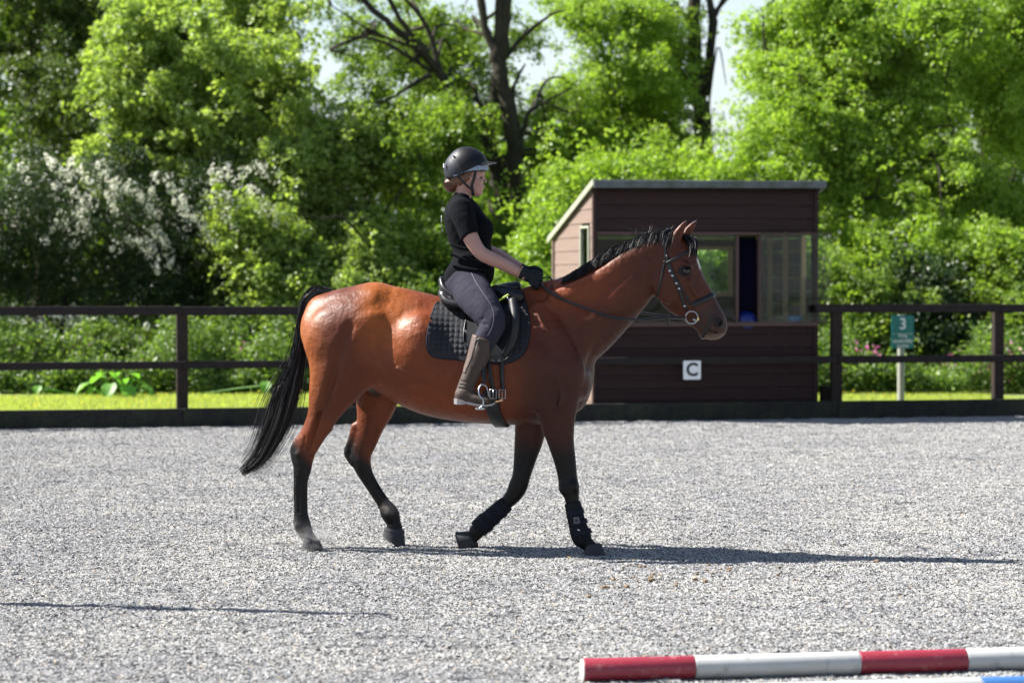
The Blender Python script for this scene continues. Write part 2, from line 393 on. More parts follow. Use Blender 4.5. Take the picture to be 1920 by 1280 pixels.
# short stub of post beside the shed
st = empty('post_stub', fl(fence_u(1547, .25), .25), R(12), 'short dark post stub on the lawn between shed and fence post', 'post')
wbox('stub', (fence_u(1547, .25), .25, .19), (.05, .05, .17), M['fence_post'], st, .008)
wbox('cap', (fence_u(1547, .25), .25, .366), (.054, .054, .006), M['fence'], st, .002)

# ---- judge's shed
M['plank_front'] = mat('shaded shiplap', (.032, .0155, .0155), .8, noise=[(3, .5, (.046, .022, .02)), (26, .5, (.013, .009, .011)), (1.2, .25, (.034, .03, .028))], spec=.15, bump=(40, .35, .006), stretch=(.25, 1, 4))  # front lies in shadow: that shade is put into the board colour
M['plank_side'] = mat('sunlit shiplap', (.155, .105, .085), .8, noise=[(4, .6, (.18, .128, .104)), (26, .5, (.135, .09, .075))], bump=(40, .35, .006), stretch=(1, .25, 4))  # same boards on the sunny side, sunlight put in as paler colour
M['frame_dark'] = mat('dark window frame', (.05, .024, .02), .6, noise=(20, .5, (.08, .04, .03)))
M['pine'] = mat('bare pine', (.52, .3, .14), .6, noise=[(3, .6, (.6, .38, .2)), (30, .3, (.35, .18, .08))], stretch=(4, 4, .4))
M['roof_grey'] = mat('grey roofing felt edge', (.1, .115, .12), .85, spec=.2, noise=[(5, .8, (.05, .065, .045), .42, .6), (60, .3, (.16, .165, .16))], bump=(50, .5, .01))
M['verge'] = mat('pale weathered verge', (.26, .265, .21), .8, noise=(9, .6, (.18, .2, .13)))
M['interior'] = mat('inside boards', (.06, .036, .026), .85, spec=.1, noise=(6, .6, (.04, .022, .016)))
def glass(name, tint=(.9, .95, .95), mix=.86, rough=.02):
    m = bpy.data.materials.new(name); m.use_nodes = True; n = m.node_tree.nodes; L = m.node_tree.links
    n.remove(n['Principled BSDF'])
    t = n.new('ShaderNodeBsdfTransparent'); t.inputs[0].default_value = (*tint, 1)
    g = n.new('ShaderNodeBsdfGlossy'); g.inputs['Roughness'].default_value = rough
    fr = n.new('ShaderNodeFresnel'); fr.inputs[0].default_value = 1.27
    ad = n.new('ShaderNodeMath'); ad.operation = 'ADD'; ad.inputs[1].default_value = 0.0; L.new(fr.outputs[0], ad.inputs[0])
    x = n.new('ShaderNodeMixShader'); L.new(ad.outputs[0], x.inputs[0]); L.new(t.outputs[0], x.inputs[1]); L.new(g.outputs[0], x.inputs[2])
    tc = n.new('ShaderNodeTexCoord'); ns = n.new('ShaderNodeTexNoise'); ns.inputs['Scale'].default_value = 2.0; L.new(tc.outputs['Object'], ns.inputs[0])
    b = n.new('ShaderNodeBump'); b.inputs['Strength'].default_value = .25; b.inputs['Distance'].default_value = .03; L.new(ns.outputs[0], b.inputs['Height']); L.new(b.outputs[0], g.inputs['Normal'])
    L.new(x.outputs[0], n['Material Output'].inputs[0]); return m
M['glass'] = glass('window glass'); M['acrylic'] = glass('acrylic sheet', (.93, .95, .94), .86)
SW = us1 - us0; SD = 2.0; SN = .14
shed = empty('judges_shed', fl(us0, SN), R(12), 'dark brown wooden judge hut with sloping roof and wide front window behind the fence', 'shed')
def sbox(name, x0, x1, y0, y1, z0, z1, m, bev=.004, parent=None):
    """shed frame: x right along front, y into depth"""
    mb = MB(); c = ((x0 + x1) / 2, (y0 + y1) / 2, (z0 + z1) / 2)
    mb.box((0, 0, 0), ((x1 - x0) / 2, (y1 - y0) / 2, (z1 - z0) / 2), None, bev)
    o = mb.build(name, m, parent or shed); o.location = c
    if parent: o.location = np.array(c) - np.array(parent.location)
    return o
def sheds():
    ZW0, ZW1, ZT = 1.13, 2.125, 2.64
    z = .06
    k = 0
    while z < ZT - .02:                        # front boards, each one a plank
        z1 = min(z + .153, ZW0 - .05 if z < ZW0 - .05 else ZT)
        if ZW0 - .06 <= z < ZW1 + .02: z = ZW1 + .035; k += 1; continue
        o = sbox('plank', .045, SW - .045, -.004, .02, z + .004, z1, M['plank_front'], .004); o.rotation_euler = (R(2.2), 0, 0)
        z = z1
    for x0, x1 in ((0, .05), (SW - .05, SW)):
        sbox('corner_post', x0 - .003, x1, -.022, .05, .06, ZT, M['plank_front'])
    sbox('sill', .04, SW - .02, -.07, .06, ZW0 - .055, ZW0 - .005, M['frame_dark'])
    sbox('lintel', .04, SW - .04, -.03, .04, ZW1, ZW1 + .035, M['frame_dark'])
    def xs(px): return fence_u(px, SN) - us0
    # window frames: left light, gap, right light
    mull = [xs(1117), xs(1300) - .0, xs(1382), xs(1424), xs(1528)]
    for i, x in enumerate((mull[0], mull[2], mull[3], mull[4])):
        sbox('mullion', x - .018, x + .018, -.012, .045, ZW0 - .005, ZW1, M['frame_dark'])
    sbox('glass_pane', mull[0] + .02, mull[2] - .02, .012, .017, ZW0, ZW1, M['glass'], 0)
    sbox('glass_pane', mull[3] + .02, mull[4] - .02, .012, .017, ZW0, ZW1, M['glass'], 0)
    # sliding sheet pushed out past the corner
    sbox('sliding_sheet', xs(1424), xs(1556), -.045, -.04, ZW0 - .01, ZW1 + .02, M['acrylic'], 0)
    sbox('runner', xs(1424), xs(1558), -.062, -.03, ZW0 - .022, ZW0 - .010, M['frame_dark'], .002)
    sbox('runner', xs(1424), xs(1558), -.062, -.03, ZW1 + .02, ZW1 + .03, M['frame_dark'], .002)
    # left side wall of boards, following the slope
    def top(y): return 2.64 - .27 * y
    z = .06
    wy0, wy1, wz0, wz1 = .18, .56, 1.72, 2.2    # small side window
    while z < 2.62:
        z1 = z + .157
        ye = SD if top(SD) > z1 else max(.1, (2.64 - z1) / .27)
        segs = [(.05, ye)]
        if z1 > wz0 + .02 and z < wz1: segs = [(.05, wy0), (wy1, ye)]
        for a, b in segs:
            if b - a < .04: continue
            for side in (0, 1):
                X = -.002 if side == 0 else SW - .02
                mb = MB()
                zt = z1 - .002; zb = z + .004
                bb = b; tb = b if top(b) >= zt else b
                P = [(0, a, zb), (0, b if b == ye and top(b) < zt else b, zb), (0, b, zt), (0, a, zt)]
                if b >= ye - 1e-6 and ye < SD:  # bevelled end under the roof slope
                    P[1] = (0, min(SD, (2.64 - zb) / .27), zb)
                tk = .022
                V = np.array(P + [(tk, p[1], p[2]) for p in P])
                lean = .006 if side == 0 else -.006
                V[:, 0] += X + np.where(V[:, 2] > (zb + zt) / 2, lean, 0) - (0 if side == 0 else .0)
                F = [(0, 3, 2, 1), (4, 5, 6, 7), (0, 1, 5, 4), (1, 2, 6, 5), (2, 3, 7, 6), (3, 0, 4, 7)]
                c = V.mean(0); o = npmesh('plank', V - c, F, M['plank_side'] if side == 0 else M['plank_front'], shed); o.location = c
        z = z1
    w = sbox('side_window', -.02, .03, wy0 - .03, wy0 + .012, wz0 - .03, wz1 + .03, M['verge'])
    for (a, b, c, d) in ((wy1 - .012, wy1 + .03, wz0 - .03, wz1 + .03), (wy0 + .012, wy1 - .012, wz1, wz1 + .03), (wy0 + .012, wy1 - .012, wz0 - .03, wz0)):
        sbox('frame', -.02, .03, a, b, c, d, M['verge'], .004, w)
    sbox('pane', .0, .005, wy0 + .012, wy1 - .012, wz0, wz1, M['glass'], 0, w)
    sbox('corner_post', -.024, -.002, SD - .05, SD + .0, .06, 2.1, M['plank_side'])
    # back wall with the window that the trees show through
    def xb(px): return fence_u(px, SN + SD) - fence_u(1112, SN)
    bx0, bx1, bz0, bz1 = xb(1180) , xb(1372), 1.42, 2.02
    off = 0
    sbox('back_wall', .0, bx0, SD - .02, SD, .06, 2.1, M['interior']); sbox('back_wall', bx1, SW, SD - .021, SD - .001, .06, 2.1, M['interior'])
    sbox('back_wall', bx0, bx1, SD - .02, SD, .06, bz0, M['interior']); sbox('back_wall', bx0, bx1, SD - .02, SD, bz1, 2.1, M['interior'])
    f = sbox('back_window', bx0, bx1, SD - .055, SD - .022, bz1 - .045, bz1, M['pine'])
    sbox('frame', bx0, bx1, SD - .055, SD - .022, bz0 - .02, bz0 + .03, M['pine'], .004, f)
    sbox('frame', bx1 - .06, bx1, SD - .056, SD - .021, bz0 + .03, bz1 - .045, M['pine'], .004, f)
    sbox('frame', bx0, bx0 + .05, SD - .056, SD - .021, bz0 + .03, bz1 - .045, M['pine'], .004, f)
    sbox('pane', bx0, bx1, SD - .015, SD - .010, bz0, bz1, M['glass'], 0, f)
    sbox('shed_floor', .02, SW - .02, .03, SD - .03, .04, .07, M['interior'])
    # studs inside the right wall
    for y in (.35, 1.0, 1.6):
        sbox('stud', SW - .075, SW - .025, y, y + .06, .07, top(y) - .08, M['pine'])
    sbox('counter', .05, SW - .05, .05, .4, .98, 1.01, M['pine'])
    # roof
    sl_ = math.atan(.27)
    mb = MB(); L = 2.32 / math.cos(sl_) / 2
    mb.box((0, 0, 0), (SW / 2 + .015, L, .014), None, .003)
    r = mb.build('roof', M['roof_grey'], shed); r.location = (SW / 2, SD / 2, top(SD / 2) + .05); r.rotation_euler = (-sl_, 0, 0)
    mb = MB(); mb.box((0, 0, 0), (SW / 2 + .035, .012, .042), None, .004); o = mb.build('fascia', M['roof_grey'], shed); o.location = (SW / 2, -.175, 2.70); o.rotation_euler = (0, R(-.35), 0)
    for x in (-.035, SW + .035):
        mb = MB(); mb.box((0, 0, 0), (.011, L + .005, .04), None, .004); o = mb.build('verge_board', M['verge'], shed); o.location = (x, SD / 2, top(SD / 2) + .035); o.rotation_euler = (-sl_, 0, 0)
    # dark curtain pulled to the open slot
    mb = MB(); n = 24; V = []
    x0, x1 = mull[2] + .02, mull[3] - .02
    for i in range(n + 1):
        x = x0 + (x1 - x0) * i / n; y = .085 + .012 * math.sin(i * 1.3)
        V += [(x, y, ZW0 - .1), (x, y, ZW1 - .02)]
    mb.add(V, [(2 * i, 2 * i + 2, 2 * i + 3, 2 * i + 1) for i in range(n)])
    cu = mb.build('curtain', mat('navy curtain', (.002, .0025, .012), .95, spec=.1), shed, True)
    sm = cu.modifiers.new('s', 'SOLIDIFY'); sm.thickness = .004
    return xs, ZW0
xs_, ZW0_ = sheds()
def shed_item(name, px, label, cat, prof, colr, n=.25, z=1.01):
    """turned object standing on the counter inside"""
    u = fence_u(px, SN + n); mb = MB(); V = []; m = 16
    for (r, h) in prof:
        V += [(r * math.cos(2 * math.pi * k / m), r * math.sin(2 * math.pi * k / m), h) for k in range(m)]
    F = [(i * m + k, i * m + (k + 1) % m, (i + 1) * m + (k + 1) % m, (i + 1) * m + k) for i in range(len(prof) - 1) for k in range(m)]
    F += [tuple(reversed(range(m))), tuple((len(prof) - 1) * m + k for k in range(m))]
    mb.add(V, F); o = mb.build(name, mat(name + ' plastic', colr, .35), None, True); o.location = fl(u, SN + n, z)
    tag(o, label, cat)
shed_item('plastic_tub', 1490, 'bright blue plastic tub on the counter inside the shed window', 'tub', [(.07, 0), (.09, .14), (.1, .15), (.1, .165), (.07, .175), (.02, .178)], (.02, .28, .6))
shed_item('storage_bag', 1397, 'rounded royal blue bag behind the shed opening', 'bag', [(.10, 0), (.14, .05), (.145, .14), (.11, .2), (.05, .235), (.015, .24)], (.006, .014, .12), .12)

# ---- lettering
def text_mesh(name, body, size, m, parent, loc, rot, bold=0.0, ex=.0015):
    cu = bpy.data.curves.new(name, 'FONT'); cu.body = body; cu.size = size; cu.align_x = 'CENTER'; cu.align_y = 'CENTER'; cu.extrude = ex; cu.offset = bold; cu.space_line = .85
    t = bpy.data.objects.new(name, cu); COL.objects.link(t)
    dg = bpy.context.evaluated_depsgraph_get(); me = bpy.data.meshes.new_from_object(t.evaluated_get(dg))
    bpy.data.objects.remove(t); o = bpy.data.objects.new(name, me); COL.objects.link(o); me.materials.clear(); me.materials.append(m)
    o.parent = parent; o.location = loc; o.rotation_euler = rot; return o
def rounded(w, h, r, t, n=6):
    P = []
    for cx, cz, a0 in ((w - r, h - r, 0), (-w + r, h - r, 90), (-w + r, -h + r, 180), (w - r, -h + r, 270)):
        for k in range(n + 1):
            a = R(a0 + 90 * k / n); P.append((cx + r * math.cos(a), cz + r * math.sin(a)))
    m = len(P); V = [(x, -t, z) for x, z in P] + [(x, t, z) for x, z in P]
    return V, [tuple(range(m))[::1], tuple(range(2 * m - 1, m - 1, -1))] + [(i, i + m, (i + 1) % m + m, (i + 1) % m) for i in range(m)]
white = mat('white plastic', (.78, .79, .8), .5, noise=(9, .2, (.6, .6, .58)))
black = mat('black print', (.01, .01, .014), .5)
uc = fence_u(1298, -.05)
cs = empty('letter_sign', fl(uc, -.045, .67 - .09), R(12), 'white square dressage marker with black letter C on the rail before the shed', 'sign')
mb = MB(); V, F = rounded(.103, .107, .015, .004); mb.add(V, F); mb.build('sign_board', white, cs)
text_mesh('letter', 'C', .205, black, cs, (0, -.0065, .0), (R(90), 0, 0), .006)
us = fence_u(1692, 2.2)
fs = empty('assembly_sign', fl(us, 2.2, .0), R(12), 'green fire assembly point sign numbered 3 on a pale post', 'sign')
green = mat('sign green', (.0, .16, .145), .45, noise=(6, .2, (.0, .12, .11))); pale = mat('painted post', (.27, .27, .25), .6, noise=(9, .4, (.2, .2, .17)))
mb = MB(); mb.tube([(0, .04, 0), (0, .04, 1.165)], .045, 14); mb.build('signpost', pale, fs, False)
mb = MB(); V, F = rounded(.148, .208, .012, .004); mb.add(V, F); o = mb.build('sign_board', green, fs); o.location = (0, -.012, .95)
text_mesh('number', '3', .2, white, fs, (0, -.0185, 1.045), (R(90), 0, 0), .003)
text_mesh('lettering', 'Fire\nassembly\npoint', .073, white, fs, (0, -.0185, .838), (R(90), 0, 0), .0006)
mb = MB(); mb.box((0, -.017, .925), (.14, .001, .002)); mb.build('line', white, fs)

# ================================================================== VEGETATION
def leaves(C, nrm, L, Wd, spread=.6, droop=.3):
    n = len(C)
    nn = nrm + rng.normal(0, spread, (n, 3)); nn /= np.linalg.norm(nn, axis=1)[:, None] + 1e-9
    u = rng.normal(0, 1, (n, 3)); u[:, 2] -= droop; u -= (u * nn).sum(1)[:, None] * nn; u /= np.linalg.norm(u, axis=1)[:, None] + 1e-9
    w = np.cross(nn, u); l = (L * rng.uniform(.65, 1.25, n))[:, None]; wd = (Wd * rng.uniform(.7, 1.2, n))[:, None]
    f = nn * wd * .18
    V = np.stack([C - u * l * .5, C + w * wd * .5 + f, C + u * l * .5, C - w * wd * .5 + f], 1)
    return V.reshape(-1, 3)
# where the photo shows the sky between the crowns (pixels)
GAPS = [(1380, 120, 44, 150, .97), (1350, 250, 30, 50, .8), (575, 90, 62, 58, .93), (640, 45, 60, 35, .8), (740, 20, 90, 30, .35), (900, 60, 90, 50, .3), (1040, 20, 40, 40, .6), (1275, 60, 22, 60, .6)]
def sprays(blobs, n_spray, per, R0=.15, thr=.42, nsc=1.1, shell=.55, up=.45, seed=1, clump=1.0):
    """blobs: (px, py, rx px, rz px, Y, depth m): where a crown's leaf clumps sit; returns leaf centres, normals"""
    B = []
    for (px, py, rx, rz, Y, dy) in blobs:
        k = Y / FPX; B.append((*at(px, py, Y), rx * k, dy, rz * k))
    for q in list(B):
        for _ in range(2):
            v_ = rng.normal(0, 1, 3); v_ /= np.linalg.norm(v_); f_ = rng.uniform(.4, .65)
            B.append((q[0] + v_[0] * q[3] * 1.05, q[1] + v_[1] * q[4] * .8, q[2] + v_[2] * q[5] * .95, q[3] * f_, q[4] * f_, q[5] * f_))
    B = np.array(B); wgt = (B[:, 3] * B[:, 5] + B[:, 3] * B[:, 4] + B[:, 4] * B[:, 5]); wgt /= wgt.sum()
    nc = max(12, int(n_spray / 11))
    i = rng.choice(len(B), nc * 3, p=wgt)
    d = rng.normal(0, 1, (len(i), 3)); d /= np.linalg.norm(d, axis=1)[:, None]
    r = rng.uniform(.25 if shell > .4 else .1, 1.12, len(i)) ** .55 * (.55 + .9 * vnoise(d * 1.7 + i[:, None] * 3.1 + 9, seed)) * np.where(rng.random(len(i)) < .15, 1.35, 1)
    CC = B[i, :3] + d * r[:, None] * B[i, 3:6]
    keep = (CC[:, 2] > .25) & (vnoise(CC * nsc + 50, seed) > thr * rng.uniform(.7, 1.25, len(i)))
    gx = 960 + FPX * CC[:, 0] / CC[:, 1]; gy = 518 - FPX * (CC[:, 2] - EYE) / CC[:, 1]
    for (a_, b_, ra, rb, pr) in GAPS: keep &= ~((((gx - a_) / ra) ** 2 + ((gy - b_) / rb) ** 2 < 1) & (rng.random(len(CC)) < pr))
    CC = CC[keep][:nc]; d0 = d[keep][:nc]; cr = rng.uniform(.12, .40, len(CC)) * clump
    j = rng.integers(0, len(CC), n_spray)
    d = rng.normal(0, 1, (n_spray, 3)) + d0[j] * .6 + np.array((-.1, -.25, .45)); d /= np.linalg.norm(d, axis=1)[:, None]
    ax_ = rng.normal(0, 1, (len(CC), 3)) * (1, .7, .55) + d0 * .7 - (0, 0, .25); ax_ /= np.linalg.norm(ax_, axis=1)[:, None]
    dd = d * (cr[j] * rng.uniform(.3, 1.0, n_spray))[:, None] * np.array((.8, .8, .6))
    C = CC[j] + dd + ax_[j] * (cr[j] * rng.normal(0, .95, n_spray))[:, None]
    C = np.maximum(C, (-99, -99, .1))
    out = d * (1 - up) + np.array((0, 0, up)); out += rng.normal(0, .25, out.shape); out /= np.linalg.norm(out, axis=1)[:, None]
    m = len(C); q = rng.normal(0, 1, (m, per, 3)); q -= (q * out[:, None]).sum(-1)[..., None] * out[:, None] * .72
    q /= np.linalg.norm(q, axis=-1)[..., None]; rr = R0 * rng.uniform(.6, 1.5, (m, 1, 1)) * rng.uniform(.15, 1, (m, per, 1)) ** .6
    P = C[:, None] + q * rr; P[..., 2] -= (rr[..., 0] ** 2) * 1.6
    return P.reshape(-1, 3), np.repeat(out, per, 0), C
def trunk_mesh(mb, pts, r0, r1, n=9):
    P = crom(pts, 5); m = len(P)
    r0 *= .8; r1 *= .8; P = P + rng.normal(0, r0 * .09, P.shape) * np.array([0 if i in (0,) else 1 for i in range(m)])[:, None]
    mb.tube(P, np.linspace(r0, r1, m) * (1 + .07 * rng.normal(0, 1, m)), n)
def tree(name, label, cat, blobs, n_spray, leafm, limbs, per=16, L=.09, Wd=.06, group=None, base=None, twigs=0, **kw):
    if kw.get('fine', 1): n_spray = int(n_spray * 1.5); L *= .8; Wd *= .84
    kw.pop('fine', 0); Pl, N, C = sprays(blobs, n_spray, per, **kw)
    b = np.array(base) if base is not None else np.array((C[:, 0].mean(), C[:, 1].mean(), 0))
    root = empty(name, b, 0, label, cat, group)
    V = leaves(Pl, N, L, Wd) - b
    o = npmesh('crown', V, np.arange(len(V)).reshape(-1, 4), leafm, root); o['kind'] = 'stuff'
    mb = MB()
    for (pts, r0, r1) in limbs: trunk_mesh(mb, np.array(pts) - b, r0, r1)
    if not limbs:
        c = C.mean(0)
        for k in range(3):
            e = C[rng.integers(len(C))]; trunk_mesh(mb, [(k * .15 - .15, .1 * k, -.05), ((c[0] - b[0]) * .5 + k * .2, 0, max(.4, c[2] * .6)), e - b], .06, .015, 6)
    LP = np.concatenate([crom(np.array(l[0]) - b, 8) for l in limbs]) if limbs else None
    for _ in range(twigs):
        e = C[rng.integers(len(C))] - b
        if LP is None: s = e + np.array((rng.normal(0, .5), rng.normal(0, .3), rng.normal(-.5, .3)))
        else:
            dd = ((LP - e) ** 2 * (1, .5, 1)).sum(1) + np.maximum(0, LP[:, 2] - e[2] + .3) * 3; s = LP[dd.argmin()]
        L_ = np.linalg.norm(e - s)
        P_ = crom([s, s + (e - s) * .35 + rng.normal(0, .07 * L_, 3) + (0, 0, .06 * L_), s + (e - s) * .7 + rng.normal(0, .06 * L_, 3), e], 3)
        mb.tube(P_, np.linspace(min(.035, .012 + .010 * L_), .005, len(P_)), 5)
    mb.build('trunk', M['bark'], root, True)
    return root
def A(px, py, Y): return tuple(at(px, py, Y))
def G(px, Y): p = at(px, 800, Y); return (p[0], Y, -.05)

# far wood that closes the view low down
def far_wood():
    bl = []
    for px in range(-150, 2100, 110):
        hi = float(np.interp(px, [-150, 440, 520, 620, 700, 900, 1000, 1250, 1300, 1400, 1480, 2100], [-60, -60, 190, 250, 200, 230, 200, 240, 330, 330, 120, 120])) + random.uniform(-20, 20)
        for k in range(3):
            t = (k + .5) / 3; bl.append((px + random.uniform(-30, 30), hi + 30 + (590 - hi) * t, 95, (620 - hi) / 5 + 20, 56 + random.uniform(-2, 2), 1.5))
    P, N, C = sprays(bl, 9000, 11, R0=.4, thr=.3, shell=.3, clump=2.2)
    V = leaves(P, N, .22, .15)
    tag(npmesh('distant_wood', V, np.arange(len(V)).reshape(-1, 4), M['leaf_mid']), 'mass of mid green woodland far behind the nearer trees', 'woodland', kind='stuff')
far_wood()
Y1 = 38.0
# tall tree on the left edge, its deep shade put into the leaf colour
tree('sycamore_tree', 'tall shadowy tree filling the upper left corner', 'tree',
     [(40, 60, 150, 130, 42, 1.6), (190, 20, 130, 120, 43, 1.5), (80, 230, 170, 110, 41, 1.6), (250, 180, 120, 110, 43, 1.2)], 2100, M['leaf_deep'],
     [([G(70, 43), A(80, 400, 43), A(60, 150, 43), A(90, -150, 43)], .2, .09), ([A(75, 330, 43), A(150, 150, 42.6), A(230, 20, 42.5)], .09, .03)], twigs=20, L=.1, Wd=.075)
# bright overhanging maple, upper left middle
tree('maple_tree', 'bright pale green maple spreading over the blossoming hawthorn', 'tree',
     [(330, 60, 100, 75, Y1, 1.0), (430, 130, 110, 80, Y1 - .4, 1.0), (300, 170, 85, 70, Y1 - .5, .9), (390, 250, 95, 60, Y1 - .3, .9), (470, 40, 70, 60, Y1 + .5, .8), (500, 230, 55, 60, Y1, .7), (230, 290, 70, 40, Y1 - .3, .7)], 2300, M['leaf_pale'],
     [([G(360, 40), A(350, 420, 39.5), A(380, 200, 38.5), A(330, 30, 38.2)], .13, .03), ([A(365, 300, 39), A(440, 170, 38.2), A(500, 60, 38)], .05, .015)], per=20, L=.11, Wd=.085, twigs=25, thr=.4)
# hawthorns with white blossom
def hawthorn(label, blobs, n, lines, grp='hawthorns in blossom at the edge of the wood'):
    blobs = [(a, b_, c_, d_, Y - .9, e) for a, b_, c_, d_, Y, e in blobs]; lines = [(a, b_, c_, d_, w, Y - .95) for a, b_, c_, d_, w, Y in lines]
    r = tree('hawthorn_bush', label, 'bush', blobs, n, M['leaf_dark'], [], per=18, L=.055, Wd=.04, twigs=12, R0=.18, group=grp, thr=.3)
    b = np.array(r.location); PP = []; NN = []
    lines = [(a + random.gauss(0, 12), b_ + random.gauss(0, 10), c_ + random.gauss(0, 12), d_ + 10 + random.gauss(0, 10), w, Y) for (a, b_, c_, d_, w, Y) in lines]
    for (x0, y0, x1, y1, w, Y) in lines:
        m = max(3, int(math.hypot(x1 - x0, y1 - y0) / 9))
        for k in range(m):
            t = k / (m - 1); c = at(x0 + (x1 - x0) * t + random.gauss(0, w * .45), y0 + (y1 - y0) * t + random.gauss(0, w * .3) - 14 * math.sin(t * 3.1), Y + random.uniform(-.12, .12))
            q = rng.normal(0, 1, (24, 3)); q /= np.linalg.norm(q, axis=1)[:, None]; pass
            PP.append(c + q * rng.uniform(.03, .11) * np.array((.9, .8, 1.25))); NN.append(q + (-.1, -.4, .2))
    P = np.concatenate(PP); N = np.concatenate(NN)
    V = leaves(P, N, .034, .032, .3) - b
    npmesh('blossom', V, np.arange(len(V)).reshape(-1, 4), M['blossom'], r)['kind'] = 'stuff'
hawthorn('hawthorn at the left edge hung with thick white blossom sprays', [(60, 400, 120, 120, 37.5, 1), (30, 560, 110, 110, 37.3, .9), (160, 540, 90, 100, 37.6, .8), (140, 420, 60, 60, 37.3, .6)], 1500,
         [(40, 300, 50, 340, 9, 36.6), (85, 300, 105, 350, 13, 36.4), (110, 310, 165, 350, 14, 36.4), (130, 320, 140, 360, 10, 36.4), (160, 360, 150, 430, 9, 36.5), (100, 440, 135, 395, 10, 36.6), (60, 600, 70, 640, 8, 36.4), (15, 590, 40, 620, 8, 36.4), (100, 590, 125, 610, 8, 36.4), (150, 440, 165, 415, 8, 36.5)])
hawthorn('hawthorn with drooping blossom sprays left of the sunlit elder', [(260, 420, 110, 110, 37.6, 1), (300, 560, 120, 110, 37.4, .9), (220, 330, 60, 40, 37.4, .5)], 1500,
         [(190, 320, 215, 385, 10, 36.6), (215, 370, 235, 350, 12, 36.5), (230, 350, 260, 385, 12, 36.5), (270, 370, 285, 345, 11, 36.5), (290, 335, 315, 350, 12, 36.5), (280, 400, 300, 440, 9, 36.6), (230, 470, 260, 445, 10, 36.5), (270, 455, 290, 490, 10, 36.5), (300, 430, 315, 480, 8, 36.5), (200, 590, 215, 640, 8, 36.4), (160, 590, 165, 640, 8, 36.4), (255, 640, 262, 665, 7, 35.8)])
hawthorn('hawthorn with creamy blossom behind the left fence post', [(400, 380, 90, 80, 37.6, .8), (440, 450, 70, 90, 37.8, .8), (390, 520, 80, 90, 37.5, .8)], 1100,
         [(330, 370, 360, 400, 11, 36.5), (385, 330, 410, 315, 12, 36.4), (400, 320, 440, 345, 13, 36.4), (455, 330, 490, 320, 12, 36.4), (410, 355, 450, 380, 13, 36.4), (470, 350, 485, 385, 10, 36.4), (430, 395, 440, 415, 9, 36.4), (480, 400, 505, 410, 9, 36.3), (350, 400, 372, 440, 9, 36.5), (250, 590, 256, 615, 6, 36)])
# sunlit elders in the middle
eld = 'leafy elder bushes below the dark trunks'
tree('elder_bush', 'sunlit pale elder bush right behind the horse tail', 'bush', [(470, 430, 60, 60, 36.3, .7), (430, 520, 60, 50, 35.9, .6), (500, 520, 70, 70, 35.8, .7), (460, 620, 80, 50, 35.5, .6), (560, 470, 60, 60, 36, .7), (550, 600, 70, 60, 35.6, .6)], 1700, M['leaf_pale'], [], per=18, L=.1, Wd=.065, group=eld, twigs=14, thr=.44)
tree('elder_bush', 'elder bush behind the horse croup reaching up to the sky gap', 'bush', [(620, 420, 80, 90, 36.8, .8), (570, 330, 60, 60, 37, .7), (700, 500, 80, 80, 36.2, .8), (630, 560, 80, 70, 35.9, .7), (560, 250, 50, 60, 37.5, .7), (640, 290, 70, 70, 37.5, .7)], 2500, M['leaf_pale'], [], per=18, L=.09, Wd=.06, group=eld, twigs=25, thr=.42)
tree('elder_bush', 'elder bush behind the saddle and the rider back', 'bush', [(760, 400, 80, 90, 37, .8), (800, 520, 70, 80, 36.5, .7), (730, 300, 70, 60, 37.6, .7), (860, 600, 80, 80, 36.2, .7), (820, 250, 60, 70, 38, .7), (690, 210, 80, 50, 38.4, .7)], 2500, M['leaf_mid'], [], per=18, L=.09, Wd=.06, group=eld, twigs=25, thr=.44)
